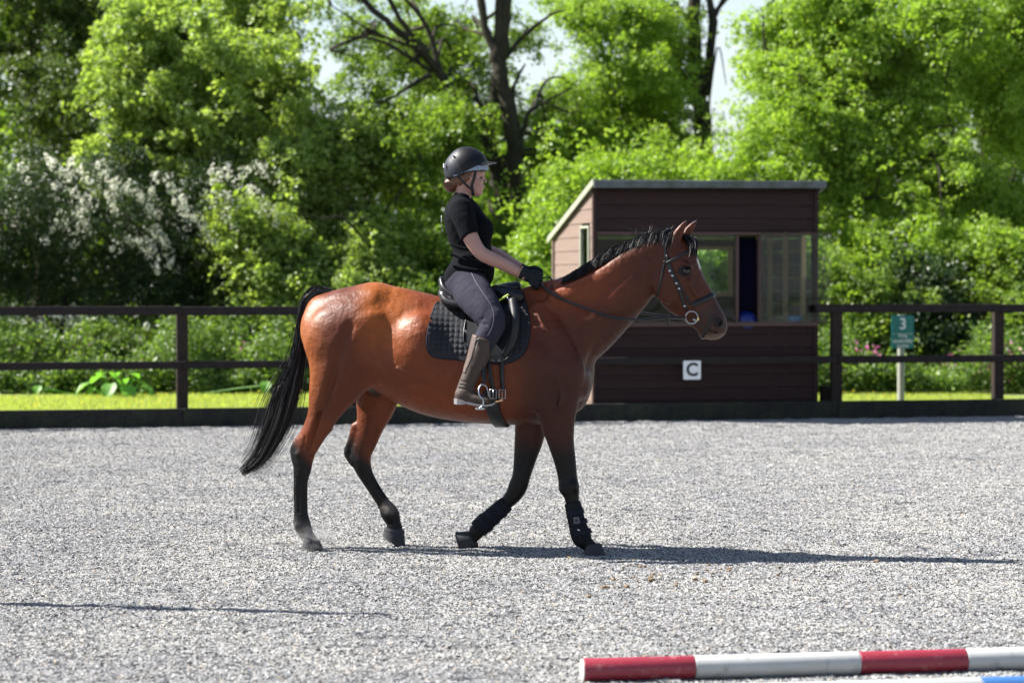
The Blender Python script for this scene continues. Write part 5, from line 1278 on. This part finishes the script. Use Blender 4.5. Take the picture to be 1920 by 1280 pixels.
# boots on the forelegs
def leg_boot(label, st, logo=None):
    st = np.array(T(*st)); c = st[:, :3].mean(0); root = frame_root('tendon_boot', label, 'horse boot')
    F = Field(st[:, :3].min(0) - .1, st[:, :3].max(0) + .1, .005); F.tube(st, .004)
    a = st[0, :3] - st[1, :3]; b_ = st[-1, :3] - st[-2, :3]
    F.halfspace(st[0, :3], a); F.halfspace(st[-1, :3], b_)
    V, Q = F.mesh(0, 1)
    npmesh('shell', V, Q, mat('black neoprene', (.006, .007, .01), .75, spec=.2, bump=(90, .3, .002)), root, True)
    ax = st[-1, :3] - st[0, :3]; ln = np.linalg.norm(ax); ax /= ln
    for t in (.25, .5, .75):
        p = st[0, :3] + ax * ln * t; i = min(len(st) - 1, int(t * (len(st) - 1) + .5)); r, w = st[i, 3] + .0015, st[i, 4] + .0015
        u = np.cross(ax, (0, 1, 0)); P = [p + u * r * math.cos(2 * math.pi * k / 24) + np.array((0, w, 0)) * math.sin(2 * math.pi * k / 24) for k in range(25)]
        N = [(q - p) / np.linalg.norm(q - p) for q in P]; mb = MB(); ribbon(mb, P, N, .03, .0012); mb.build('boot_strap', M['piping'], root, True)
    if logo:
        mb = MB(); c = H(*logo); mb.box(c, (.017, .002, .019), np.array(Matrix.Rotation(R(6), 3, 'Y')), .001); mb.build('patch', mat('grey patch', (.1, .11, .12), .6), root)
        mb = MB(); mb.box(c - (0, .003, 0), (.01, .0015, .011), np.array(Matrix.Rotation(R(6), 3, 'Y')), .001); mb.build('emblem', mat('dark emblem', (.02, .02, .025), .6), root)
        mb = MB(); mb.box(H(logo[0] + 4, logo[1] + 18, logo[2] + .002), (.008, .002, .002), np.array(Matrix.Rotation(R(-20), 3, 'Y'))); mb.build('tab', white, root)
leg_boot('black tendon boot with small grey patch on the leading foreleg', [(1073, 941, -.137, 15, .041), (1077, 958, -.135, 16, .042), (1082, 980, -.132, 16.5, .042), (1089, 1003, -.13, 18.5, .046), (1096, 1018, -.13, 15, .04)], (1081, 975, -.178))
leg_boot('plain black tendon boot on the trailing foreleg behind', [(951, 943, .137, 15, .04), (940, 952, .135, 16.5, .042), (921, 969, .132, 17, .043), (903, 985, .13, 18.5, .046), (896, 992, .13, 17, .042)])

# ================================================================== RIDER
person = frame_root('person', 'young woman in black polo shirt, grey breeches and riding helmet sitting upright on the horse', 'person')
M['skin'] = mat('pale skin', (.34, .19, .155), .5, noise=[(14, .35, (.38, .17, .14)), (3, .3, (.3, .175, .145))], bump=(200, .1, .001)); M['skin'].node_tree.nodes['Principled BSDF'].inputs['Subsurface Weight'].default_value = .08
M['polo'] = mat('black polo cloth', (.004, .0045, .006), .95, spec=.06, sheen=.0, noise=(6, .3, (.009, .010, .013)), bump=[(9, .5, .04), (400, .15, .001)])
M['breech'] = mat('charcoal breeches', (.026, .0245, .037), .9, spec=.12, noise=(8, .35, (.019, .018, .027)), bump=[(10, .5, .03), (500, .15, .001)])
M['bootleather'] = mat('brown boot leather', (.036, .023, .018), .65, spec=.3, noise=[(10, .5, (.062, .044, .034)), (40, .3, (.07, .045, .035))], bump=[(14, .5, .01), (90, .25, .002)])
ARM_N = [(865, 393, -.155, 17, .044), (871, 412, -.185, 17.5, .043), (879, 438, -.205, 15.8, .038), (892, 462, -.208, 13.3, .034), (904, 476, -.20, 12.8, .034), (925, 487, -.17, 12.6, .034), (950, 499, -.125, 11, .029), (974, 512, -.085, 9.5, .026), (984, 516, -.07, 9, .022)]
ARM_F = [(867, 393, .155, 17, .044), (876, 412, .185, 17, .044), (888, 438, .205, 15.5, .04), (900, 460, .205, 14, .036), (912, 472, .21, 14.5, .04), (932, 480, .17, 14, .04), (955, 492, .12, 12, .032), (977, 503, .085, 9, .025), (985, 507, .07, 8.5, .022)]
LEG = lambda s: [(876, 535, .10 * s, 34, .10), (892, 556, .20 * s, 33, .088), (911, 582, .29 * s, 28, .076), (924, 604, .335 * s, 22, .064), (918, 622, .355 * s, 20, .056), (905, 645, .37 * s, 19, .052), (893, 675, .385 * s, 16.5, .046), (880, 705, .40 * s, 12, .034), (874, 722, .41 * s, 11, .032), (876, 736, .415 * s, 12, .034)]
TORSO = [(877, 520, 0, 33, .165), (884, 500, 0, 34, .155), (886, 478, 0, 32, .132), (884, 458, 0, 35, .135), (878, 432, 0, 39, .145), (868, 405, 0, 33, .15), (865, 388, 0, 22, .11), (868, 376, 0, 15, .07)]
def torso(F, inf=0.0, k=.03):
    F.tube(T(*TORSO), k, inflate=inf)
    for s in (-1, 1):
        F.tube(T((862, 386, .05 * s, 12, .06), (864, 393, .13 * s, 17, .055), (866, 400, .155 * s, 17, .045)), .03, inflate=inf)
        F.ell(E3(903, 430, .07 * s), np.array((.065, .065, .07)) + inf, .035)
        F.ell(E3(862, 522, .08 * s), np.array((.09, .09, .09)) + inf, .04)
def bounds(x0, y0, x1, y1, l0, l1): a, b = H(x0, y1, 0), H(x1, y0, 0); return (a[0], l0, a[2]), (b[0], l1, b[2])
def build_person():
    F = Field(*bounds(815, 278, 1000, 775, -.47, .47), .0065)
    torso(F, -.004)
    F.tube(T((866, 384, 0, 17, .065), (867, 368, 0, 15, .052), (872, 352, 0, 15.5, .05), (878, 340, 0, 18, .055)), .02)
    # skull, face
    F.tube(T((874, 318, 0, 31, .078), (877, 330, 0, 29, .074), (884, 345, 0, 20, .062)), .02)
    F.tube(T((884, 322, 0, 24, .066), (888, 340, 0, 18, .055), (892, 355, 0, 12, .038), (897, 360, 0, 7.5, .022)), .015)
    F.ell(E3(901.5, 350.5, 0), (.020, .028, .018), .01)       # muzzle of the face
    F.ell(E3(899, 362, 0), (.016, .018, .011), .01)         # chin
    F.tube(T((906, 330, 0, 1.6, .006), (910, 337, 0, 1.8, .008), (910.5, 341, 0, 2.3, .012)), .006)    # nose
    F.ell(E3(908, 348.3, 0), (.006, .017, .0035), .004); F.ell(E3(907, 352.3, 0), (.0055, .016, .004), .004)
    F.ell(E3(905, 326, 0), (.012, .045, .01), .012)
    for s in (-1, 1):
        F.ell(E3(903.5, 333, .028 * s), (.011, .014, .008), .006, True)
        F.ell(E3(897, 342, .042 * s), (.022, .016, .018), .014)
        F.tube(T((881, 331, .074 * s, 2.2, .006), (883.5, 334, .078 * s, 2.5, .006), (882, 341, .074 * s, 2.2, .006)), .005)
        F.tube(T(*LEG(s)), .03, inflate=-.011)
        F.tube(T((872, 742, .415 * s, 7, .026), (890, 748, .42 * s, 6, .028), (908, 751, .425 * s, 4.5, .026)), .02)
    F.tube(T(*ARM_N), .03); F.tube(T(*ARM_F), .03)
    for st in (ARM_N, ARM_F):
        s = -1 if st is ARM_N else 1; y0 = 0 if s < 0 else -6
        F.tube(T((984, 517 + y0, .07 * s, 8, .022), (995, 521 + y0, .055 * s, 8, .025), (1001, 524 + y0, .05 * s, 7, .025)), .015)
    V, Q = F.mesh(0, 2); npmesh('body', V, Q, M['skin'], person, True)
build_person()
for s in (-1, 1):
    mb = MB(); c = H(903, 333.5, .027 * s); V = []; n = 8
    for i in range(1, n):
        for k in range(12):
            a = math.pi * i / n; b_ = 2 * math.pi * k / 12; V.append(c + .0095 * np.array((math.sin(a) * math.cos(b_), math.cos(a), math.sin(a) * math.sin(b_) * .6)))
    mb.add(V, [(i * 12 + k, i * 12 + (k + 1) % 12, (i + 1) * 12 + (k + 1) % 12, (i + 1) * 12 + k) for i in range(n - 2) for k in range(12)]); mb.build('eye', mat('eye', (.12, .09, .07), .2), person, True)
def shirt():
    F = Field(*bounds(815, 360, 950, 545, -.34, .34), .0055)
    torso(F, .006, .028)
    F.tube(T((872, 532, 0, 30, .165), (886, 515, 0, 38, .175), (889, 495, 0, 38, .17)), .03)
    F.tube(T((866, 382, 0, 17, .068), (868, 370, 0, 15, .062)), .015, inflate=.006)
    F.tube(T(*ARM_N[:3]), .03, inflate=.009); F.tube(T(*ARM_F[:3]), .03, inflate=.009)
    # folds
    for (x0, y0, x1, y1, l) in ((846, 470, 905, 488, -.16), (846, 452, 890, 462, -.165), (850, 492, 915, 500, -.17), (905, 470, 922, 478, -.1)):
        F.tube(T((x0, y0, l, 2, .012), ((x0 + x1) / 2, (y0 + y1) / 2 + 3, l - .012, 2.4, .014), (x1, y1, l, 2, .01)), .014, True)
        F.tube(T((x0, y0 + 6, l + .006, 2.5, .012), ((x0 + x1) / 2, (y0 + y1) / 2 + 9, l - .006, 3, .014), (x1, y1 + 6, l + .006, 2.5, .01)), .014)
    F.ell(E3(872, 556, 0), (.3, .4, .085), .004, True, -8)      # hem
    # neck opening
    F.tube(T((872, 348, 0, 17, .07), (870, 362, 0, 15.2, .058), (872, 371, 0, 13.8, .052)), .003, True)
    # cut the sleeves
    for st in (ARM_N, ARM_F):
        p = np.array(T(*st)); c = p[2, :3]; d = p[3, :3] - p[2, :3]; d /= np.linalg.norm(d)
        q = c + d * .055; F.tube([(*q, .062, .062), (*(q + d * .1), .062, .062)], .002, True)
    V, Q = F.mesh(0, 2); npmesh('polo_shirt', V, Q, M['polo'], person, True)
    # collar band
    mb = MB(); P = []; N = []
    for k in range(25):
        a = 2 * math.pi * k / 24 + 0.0; cx = H(869 + 13 * math.cos(a), 372.5 + 8.5 * math.cos(a), 0); P.append(np.array((cx[0], .061 * math.sin(a), cx[2]))); N.append((math.cos(a), math.sin(a), .1))
    ribbon(mb, P, N, .03, .004); mb.build('collar', mat('black collar', (.008, .009, .012), .8), person, True)
    m = mat('white shirt print', (.7, .7, .7), .7)
    for ch, y, sz, l in (('K', 412, .055, -.035), ('I', 411, .055, -.065)):
        p = H(829.5, y, l); text_mesh('print', ch, sz, m, person, (p[0] - .006, p[1], p[2]), (R(90), 0, R(-78)), .001)
    mb = MB()
    for k in range(4): p = H(831.5, 430 + k * 1.1, -.06 + .012 * k); mb.box(p - (.006, 0, 0), (.002, .005, .002))
    mb.build('print', m, person)
shirt()
def breeches():
    F = Field(*bounds(830, 488, 965, 700, -.47, .47), .0062)
    F.tube(T((877, 532, 0, 34, .17), (884, 512, 0, 34, .16), (888, 500, 0, 33, .155)), .03, inflate=.006)
    for s in (-1, 1):
        F.ell(E3(864, 524, .08 * s), (.095, .095, .1), .04); F.tube(T(*LEG(s)[:6]), .03, inflate=.006)
        F.ell(E3(930, 600, .345 * s), (.045, .045, .06), .03)
        F.tube(T((899, 606, .395 * s, 1.5, .012), (912, 609, .41 * s, 1.5, .014)), .012, True); F.tube(T((897, 601, .385 * s, 1.5, .012), (906, 597, .395 * s, 1.5, .014)), .012, True)
    V, Q = F.mesh(0, 2); npmesh('breeches', V, Q, M['breech'], person, True)
    bv = BVHTree.FromPolygons(V.tolist(), Q.tolist()); P = []; N = []
    for x, y, _ in crom([(885, 512, 0), (893, 530, 0), (908, 552, 0), (921, 573, 0), (926, 592, 0), (923, 612, 0), (914, 630, 0)], 8):
        q = H(x, y, -.35); h = bv.ray_cast(Vector((q[0], -.6, q[2])), Vector((0, 1, 0)))
        if h[0]:
            q = H(x, y, h[0].y); h = bv.ray_cast(Vector((q[0], -.6, q[2])), Vector((0, 1, 0)))
            if h[0]: P.append(np.array(h[0])); N.append(np.array(h[1]))
    mb = MB(); ribbon(mb, P, N, .004, .0012); mb.build('seam', mat('pale seam', (.075, .07, .085), .7), person, True)
breeches()
def boots():
    for s in (-1, 1):
        b = bounds(840, 612, 940, 775, -.5 if s < 0 else .28, -.28 if s < 0 else .5)
        F = Field(b[0], b[1], .0052)
        st = [(911, 628, .362 * s, 22.5, .066), (905, 645, .372 * s, 21.5, .062), (895, 675, .387 * s, 19, .055), (883, 702, .402 * s, 16, .046), (875, 722, .412 * s, 15.5, .043), (871, 738, .416 * s, 17, .043)]
        F.tube(T(*st), .01)
        F.tube(T((867, 744, .416 * s, 12, .04), (884, 746, .42 * s, 12.5, .044), (903, 749.5, .424 * s, 9.5, .044), (918, 752, .427 * s, 7.5, .036)), .025)
        p = np.array(T(*st)); F.halfspace(H(909, 633.5, .36 * s), (H(915, 590, 0) - H(895, 640, 0)) * (1, 0, 1) * (1, 0, 1) + np.array((-.02, 0, 0)))
        for y, x in ((716, 876), (722, 875), (728, 874)):
            F.tube(T((x - 12, y - 1, .45 * s, 1.2, .012), (x, y + 1.5, .462 * s, 1.3, .012), (x + 12, y, .45 * s, 1.2, .012)), .008, True)
        V, Q = F.mesh(0, 1); br = npmesh('riding_boot', V, Q, M['bootleather'], person, True)
        # panel with zip at the back of the shaft
        F2 = Field(b[0], b[1], .0052); F2.tube(T((896, 624, .362 * s, 10, .058), (891, 645, .374 * s, 9.5, .058), (883, 672, .387 * s, 8, .053), (874, 696, .402 * s, 5, .04)), .008, inflate=.003)
        F2.g = np.maximum(F2.g, F.g - .004)
        V, Q = F2.mesh(0, 1)
        if len(V): npmesh('zip_panel', V, Q, mat('lighter boot panel', (.06, .035, .027), .65, bump=(60, .4, .003)), br, True)
        mb = MB(); mb.tube([H(x, y, l * s) for x, y, l in ((897, 640, .437), (889, 664, .443), (881, 690, .447))], .0022, 5); mb.build('zip', mat('zip', (.03, .022, .02), .4), br, True)
        mb = MB(); mb.box(H(896, 639, .43 * s), (.014, .006, .012), np.array(Matrix.Rotation(R(18), 3, 'Y')), .003); mb.build('strap_tab', mat('dark strap', (.02, .016, .015), .5), br)
        mb = MB(); V = []; n = 12; prof = [(851, 746, .03, 757), (857, 747, .038, 758), (866, 749, .04, 758.5), (871, 750, .038, 758), (873, 752, .036, 756.5), (884, 754.5, .039, 759.5), (896, 757, .044, 761.5), (910, 758.5, .045, 762), (922, 757, .036, 760.5), (928, 754, .014, 757)]
        for (x, yt, w, yb) in prof: V += [H(x, yt, s * .42 - w), H(x, yt, s * .42 + w), H(x, yb, s * .42 + w), H(x, yb, s * .42 - w)]
        m = len(prof); Fc = [(i * 4 + j, (i + 1) * 4 + j, (i + 1) * 4 + (j + 1) % 4, i * 4 + (j + 1) % 4) for i in range(m - 1) for j in range(4)] + [(0, 1, 2, 3), tuple((m - 1) * 4 + j for j in (3, 2, 1, 0))]
        mb.add(V, Fc); mb.build('sole', mat('pale boot sole', (.3, .28, .27), .7, noise=(20, .5, (.18, .16, .15))), br)
boots()
def gloves():
    gm = mat('black riding glove', (.006, .008, .012), .7, spec=.25, bump=(120, .3, .002))
    for s in (-1, 1):
        dy = 0 if s < 0 else -7; L0 = .07 * s
        b = bounds(960, 485, 1035, 555, L0 - .075, L0 + .075)
        F = Field(b[0], b[1], .003)
        F.tube(T((974, 511 + dy, L0 * 1.15, 12.0, .034), (982, 514 + dy, L0 * 1.05, 10.5, .027), (992, 518 + dy, L0, 11.5, .024), (1001, 522 + dy, L0 * .95, 11, .022)), .01)
        for k, (y, ln) in enumerate(((511, 1.0), (517.5, 1.06), (524, 1.0), (529.5, .86))):      # four fingers closing round the rein
            x = 1000 - k * 1.6; lo_ = L0 + s * .010; F.tube(T((x, y + dy + 1, lo_, 4.0, .0115), (x + 10 * ln, y + dy + 4, lo_ + s * .002, 3.7, .0105), (x + 15 * ln, y + dy + 8, lo_ - s * .010, 3.3, .010), (x + 12 * ln, y + dy + 11.5, lo_ - s * .026, 3.0, .009), (x + 4, y + dy + 9.5, lo_ - s * .030, 2.7, .009)), .002)
        F.tube(T((990, 511 + dy, L0 - s * .014, 4.4, .012), (1001, 508.5 + dy, L0 - s * .022, 3.9, .011), (1010, 511 + dy, L0 - s * .026, 3.3, .010), (1016, 515 + dy, L0 - s * .022, 2.6, .008)), .003)
        p0 = H(974, 511 + dy, L0 * 1.15); F.halfspace(p0, H(960, 505 + dy, 0) - H(974, 511 + dy, 0))
        V, Q = F.mesh(0, 1); g = npmesh('glove', V, Q, gm, person, True)
        c = H(975.5, 511.5 + dy, L0 * 1.15); u = H(974, 511, 0) - H(960, 505, 0); u /= np.linalg.norm(u); w = np.cross(u, (0, 1, 0)); mb = MB()
        mb.tube([c + w * .040 * math.cos(2 * math.pi * k / 24) + np.array((0, .036, 0)) * math.sin(2 * math.pi * k / 24) for k in range(25)], .0035, 6, False); mb.build('cuff', mat('tan cuff binding', (.35, .2, .12), .7), g, True)
gloves()
def helmet():
    F = Field(*bounds(826, 268, 935, 345, -.14, .14), .0042)
    F.tube(T((866, 316, 0, 33, .104), (874, 311, 0, 35.5, .108), (880, 313, 0, 35, .106)), .01)
    F.tube(T((866, 324, 0, 31, .10), (878, 322, 0, 36, .10)), .02)
    # lower rim: curve from nape to brow
    for (x0, y0, x1, y1) in ((828, 334, 858, 333), (850, 333, 880, 322), (872, 323, 930, 322)): pass
    G3 = np.meshgrid(*F.ax, indexing='ij'); P = np.stack(G3, -1).reshape(-1, 3); px, py = pix(P)
    rim = np.interp(px, [826, 835, 850, 862, 876, 890, 916, 930], [331, 333.5, 334, 329, 323.5, 321.5, 321, 321]); d = (py - rim) / PPM
    F.g = np.maximum(F.g, d.reshape(F.g.shape).astype(np.float32))
    V, Q = F.mesh(0, 1); px, py = pix(V)
    shell = np.array((.018, .021, .028)); cloth = np.array((.004, .004, .006)); band = np.array((.2, .24, .31))
    c = np.tile(cloth, (len(V), 1)); lat = np.abs(V[:, 1])
    edge = np.interp(py, [275, 290, 300, 318, 333], [862, 857, 855, 866, 878])
    c = np.where((px < edge)[:, None], shell, c)
    up = np.interp(px, [835, 862, 876, 890, 905, 914, 918], [330, 327, 320, 313, 307.5, 305.5, 305])
    c = np.where(((py > up) & (py < rim.mean() + 99) & (px > 850))[:, None], band, c)
    r2 = np.interp(px, [826, 835, 850, 862, 876, 890, 916, 930], [331, 333.5, 334, 329, 323.5, 321.5, 321, 321])
    c = np.where((py > r2 - 2.2)[:, None], (.008, .009, .012), c)
    h = npmesh('helmet', V, Q, mat('helmet', (.02, .02, .025), .5, attr=True, spec=.25), person, True, cols=c)
    F = Field(*bounds(895, 292, 935, 325, -.12, .12), .0035)
    F.tube(T((904, 310, 0, 5, .085), (916, 306.5, 0, 2.6, .075), (929, 305.5, 0, 1.3, .035)), .01)
    V, Q = F.mesh(0, 1); npmesh('peak', V, Q, mat('black peak', (.01, .01, .013), .4), h, True)
    mb = MB(); p = H(838.5, 311, -.055); mb.box(p - (.012, .012, 0), (.003, .011, .013), np.array(Matrix.Rotation(R(38), 3, 'Z') @ Matrix.Rotation(R(0), 3, 'X')), .001); mb.build('badge', white, h)
    mb = MB(); p = H(895.5, 315, -.098); mb.tube([p, p - (0, .006, 0)], .0035, 8); p = H(851.5, 293.5, -.082); mb.tube([p, p - (.001, .008, 0)], .0065, 10); mb.build('rivet', mat('rivet', (.08, .09, .1), .4), h)
    # harness
    hm = mat('black webbing', (.008, .008, .01), .7)
    for s in (-1, 1):
        mb = MB(); Q = crom([H(892, 320, .082 * s), H(889, 335, .080 * s), H(885, 348, .071 * s), H(887, 362, .045 * s), H(887, 367, .012 * s)], 6)
        ribbon(mb, Q, np.tile((0, s * 1., 0), (len(Q), 1)), .017, .003)
        Q = crom([H(858, 330, .078 * s), H(868, 341, .078 * s), H(877, 350, .072 * s), H(884, 355, .066 * s)], 6); ribbon(mb, Q, np.tile((0, s * 1., 0), (len(Q), 1)), .013, .003)
        mb.build('chin_strap', hm, h, True)
helmet()
def hair():
    hm = mat('auburn hair', (.11, .042, .018), .45, noise=(60, .5, (.05, .02, .01)), stretch=(1, 1, 4), bump=(150, .6, .003))
    F = Field(*bounds(824, 318, 892, 368, -.1, .1), .0042)
    F.tube(T((844, 345, 0, 11.5, .05), (845, 350, 0, 11.5, .05)), .01)
    F.tube(T((862, 328, 0, 19, .082), (864, 338, 0, 13, .07), (852, 342, 0, 12, .05)), .015)
    for s in (-1, 1): F.tube(T((878, 322, .074 * s, 8, .012), (872, 332, .07 * s, 9, .014), (862, 340, .055 * s, 8, .014)), .01)
    V, Q = F.mesh(0, 1); hr = npmesh('hair', V, Q, hm, person, True)
    n = 700; P = np.zeros((n, 7, 3)); c = H(844.5, 347, 0)
    for j in range(n):
        a = rng.uniform(0, 6.28); b_ = rng.uniform(-1.4, 1.4); w = rng.uniform(.7, 2.2)
        for k in range(7):
            t = a + w * k / 6; P[j, k] = c + np.array((math.cos(t) * math.cos(b_) * .038, math.sin(b_) * .053, math.sin(t) * math.cos(b_) * .038)) * 1.02
    strands('hair_bun', P, .0012, hm, person, .5)
hair()

# ================================================================== POLES ON THE GROUND
red = mat('red pole paint', (.24, .018, .035), .5, noise=[(7, .4, (.2, .01, .02)), (22, .45, (.4, .17, .15), .6, .7), (90, .4, (.3, .28, .25), .62, .7)], bump=(30, .2, .003), coat=.1)
wht = mat('white pole paint', (.42, .42, .41), .5, noise=[(7, .35, (.33, .33, .315)), (18, .6, (.17, .155, .125), .6, .72), (80, .3, (.3, .28, .25), .6, .7)], bump=(30, .2, .003), coat=.1)
blu = mat('blue pole paint', (.04, .12, .28), .5, noise=[(8, .4, (.02, .1, .33))])
def pole(label, p0, p1, bands, capm, rad=.048):
    p0 = np.array(p0); p1 = np.array(p1); ln = np.linalg.norm(p1 - p0); d = (p1 - p0) / ln; rz = math.atan2(d[1], d[0])
    root = empty('jump_pole', p0, rz, label, 'pole'); x = 0
    mb = MB(); mb.tube([(-.004, 0, 0), (-.002, 0, 0), (.004, 0, 0)], [rad * .9, rad * .98, rad * .98], 28); mb.build('end_cap', capm, root, False)
    for L, m in bands:
        L = min(L, ln - x)
        if L <= 0: break
        n = 26; prof = [(x + .001 if x == 0 else x + .0008, rad * .992), (x + .004, rad), (x + L - .004, rad), (x + L - .0008, rad * .985)]
        mb = MB(); mb.tube([(a, 0, 0) for a, _ in prof], [r for _, r in prof], n); o = mb.build('band', m, root, False)
        for p in o.data.polygons: p.use_smooth = len(p.vertices) == 4
        x += L
    return root
a = at(1092, 1258.5, 9.80); b = at(1920, 1236.5, 10.10); a[2] = b[2] = .05; d = (b - a) / np.linalg.norm(b - a)
pole('red and white banded jump pole lying on the grey surface in the foreground', a, a + d * 3.4, [(.465, red), (.70, wht), (.462, red), (.7, wht), (.46, red), (.7, wht)], wht)
a2 = np.array((.62, 9.12, .05)); q = at(1838, 1297, 9.34)
a2 = q - d * 1.0; a2[2] = .05
pole('white and blue pole barely showing along the bottom edge of the picture', a2, a2 + d * 3.2, [(1.0, wht), (.9, blu), (.9, wht), (.5, blu)], wht)
# dust thrown up by the stamping hind foot
dv = bpy.data.materials.new('dust in air'); dv.use_nodes = True; n_ = dv.node_tree.nodes; l_ = dv.node_tree.links; n_.remove(n_['Principled BSDF'])
pv = n_.new('ShaderNodeVolumePrincipled'); pv.inputs['Color'].default_value = (.75, .73, .72, 1); l_.new(pv.outputs[0], n_['Material Output'].inputs['Volume'])
tcd = n_.new('ShaderNodeTexCoord'); ln_ = n_.new('ShaderNodeVectorMath'); ln_.operation = 'LENGTH'; l_.new(tcd.outputs['Object'], ln_.inputs[0])
mp_ = n_.new('ShaderNodeMapRange'); mp_.inputs['From Min'].default_value = 1; mp_.inputs['From Max'].default_value = .1; mp_.inputs['To Max'].default_value = 9; l_.new(ln_.outputs['Value'], mp_.inputs[0])
nz_ = n_.new('ShaderNodeTexNoise'); nz_.inputs['Scale'].default_value = 2.5; l_.new(tcd.outputs['Object'], nz_.inputs['Vector'])
rm_ = n_.new('ShaderNodeMapRange'); rm_.inputs['From Min'].default_value = .38; rm_.inputs['From Max'].default_value = .65; l_.new(nz_.outputs['Fac'], rm_.inputs[0])
mt_ = n_.new('ShaderNodeMath'); mt_.operation = 'MULTIPLY'; l_.new(mp_.outputs[0], mt_.inputs[0]); l_.new(rm_.outputs[0], mt_.inputs[1]); l_.new(mt_.outputs[0], pv.inputs['Density'])
mb = MB(); V = []; m = 20
for i in range(1, 12):
    for k in range(m):
        a, b_ = math.pi * i / 12, 2 * math.pi * k / m; V.append((math.sin(a) * math.cos(b_), math.sin(a) * math.sin(b_), math.cos(a)))
mb.add(V, [(i * m + k, (i + 1) * m + k, (i + 1) * m + (k + 1) % m, i * m + (k + 1) % m) for i in range(10) for k in range(m)] + [tuple(range(m)), tuple(10 * m + k for k in reversed(range(m)))])
for px_, sc_ in ((590, (.17, .12, .09)),):
    o = mb.build('dust_puff', dv, None, True); w_ = toworld(H(px_, 1018, -.15)); o.location = (w_[0], w_[1], .075); o.scale = sc_; tag(o, 'faint puff of pale dust round the rear hoof', 'dust', kind='stuff')
# unseen post inferred left of view, placed so its shadow crosses the gravel
e = at(722, 1155, 11.72); hgt = 3.4
sdir = np.array((-SUN_AZ[0], -SUN_AZ[1])); L = hgt / math.tan(SUN_EL)
bx, by = e[0] - sdir[0] * L, e[1] - sdir[1] * L
js = empty('unseen_post', (bx, by, 0), 0, 'slim dark post standing on the arena left of view', 'post')
mb = MB(); mb.tube([(0, 0, -.02), (0, 0, hgt)], [.055, .045], 14); mb.build('upright', M['fence'], js, True)
mb = MB(); mb.box((0, 0, .03), (.22, .22, .03), None, .01); mb.build('foot', M['fence_post'], js)
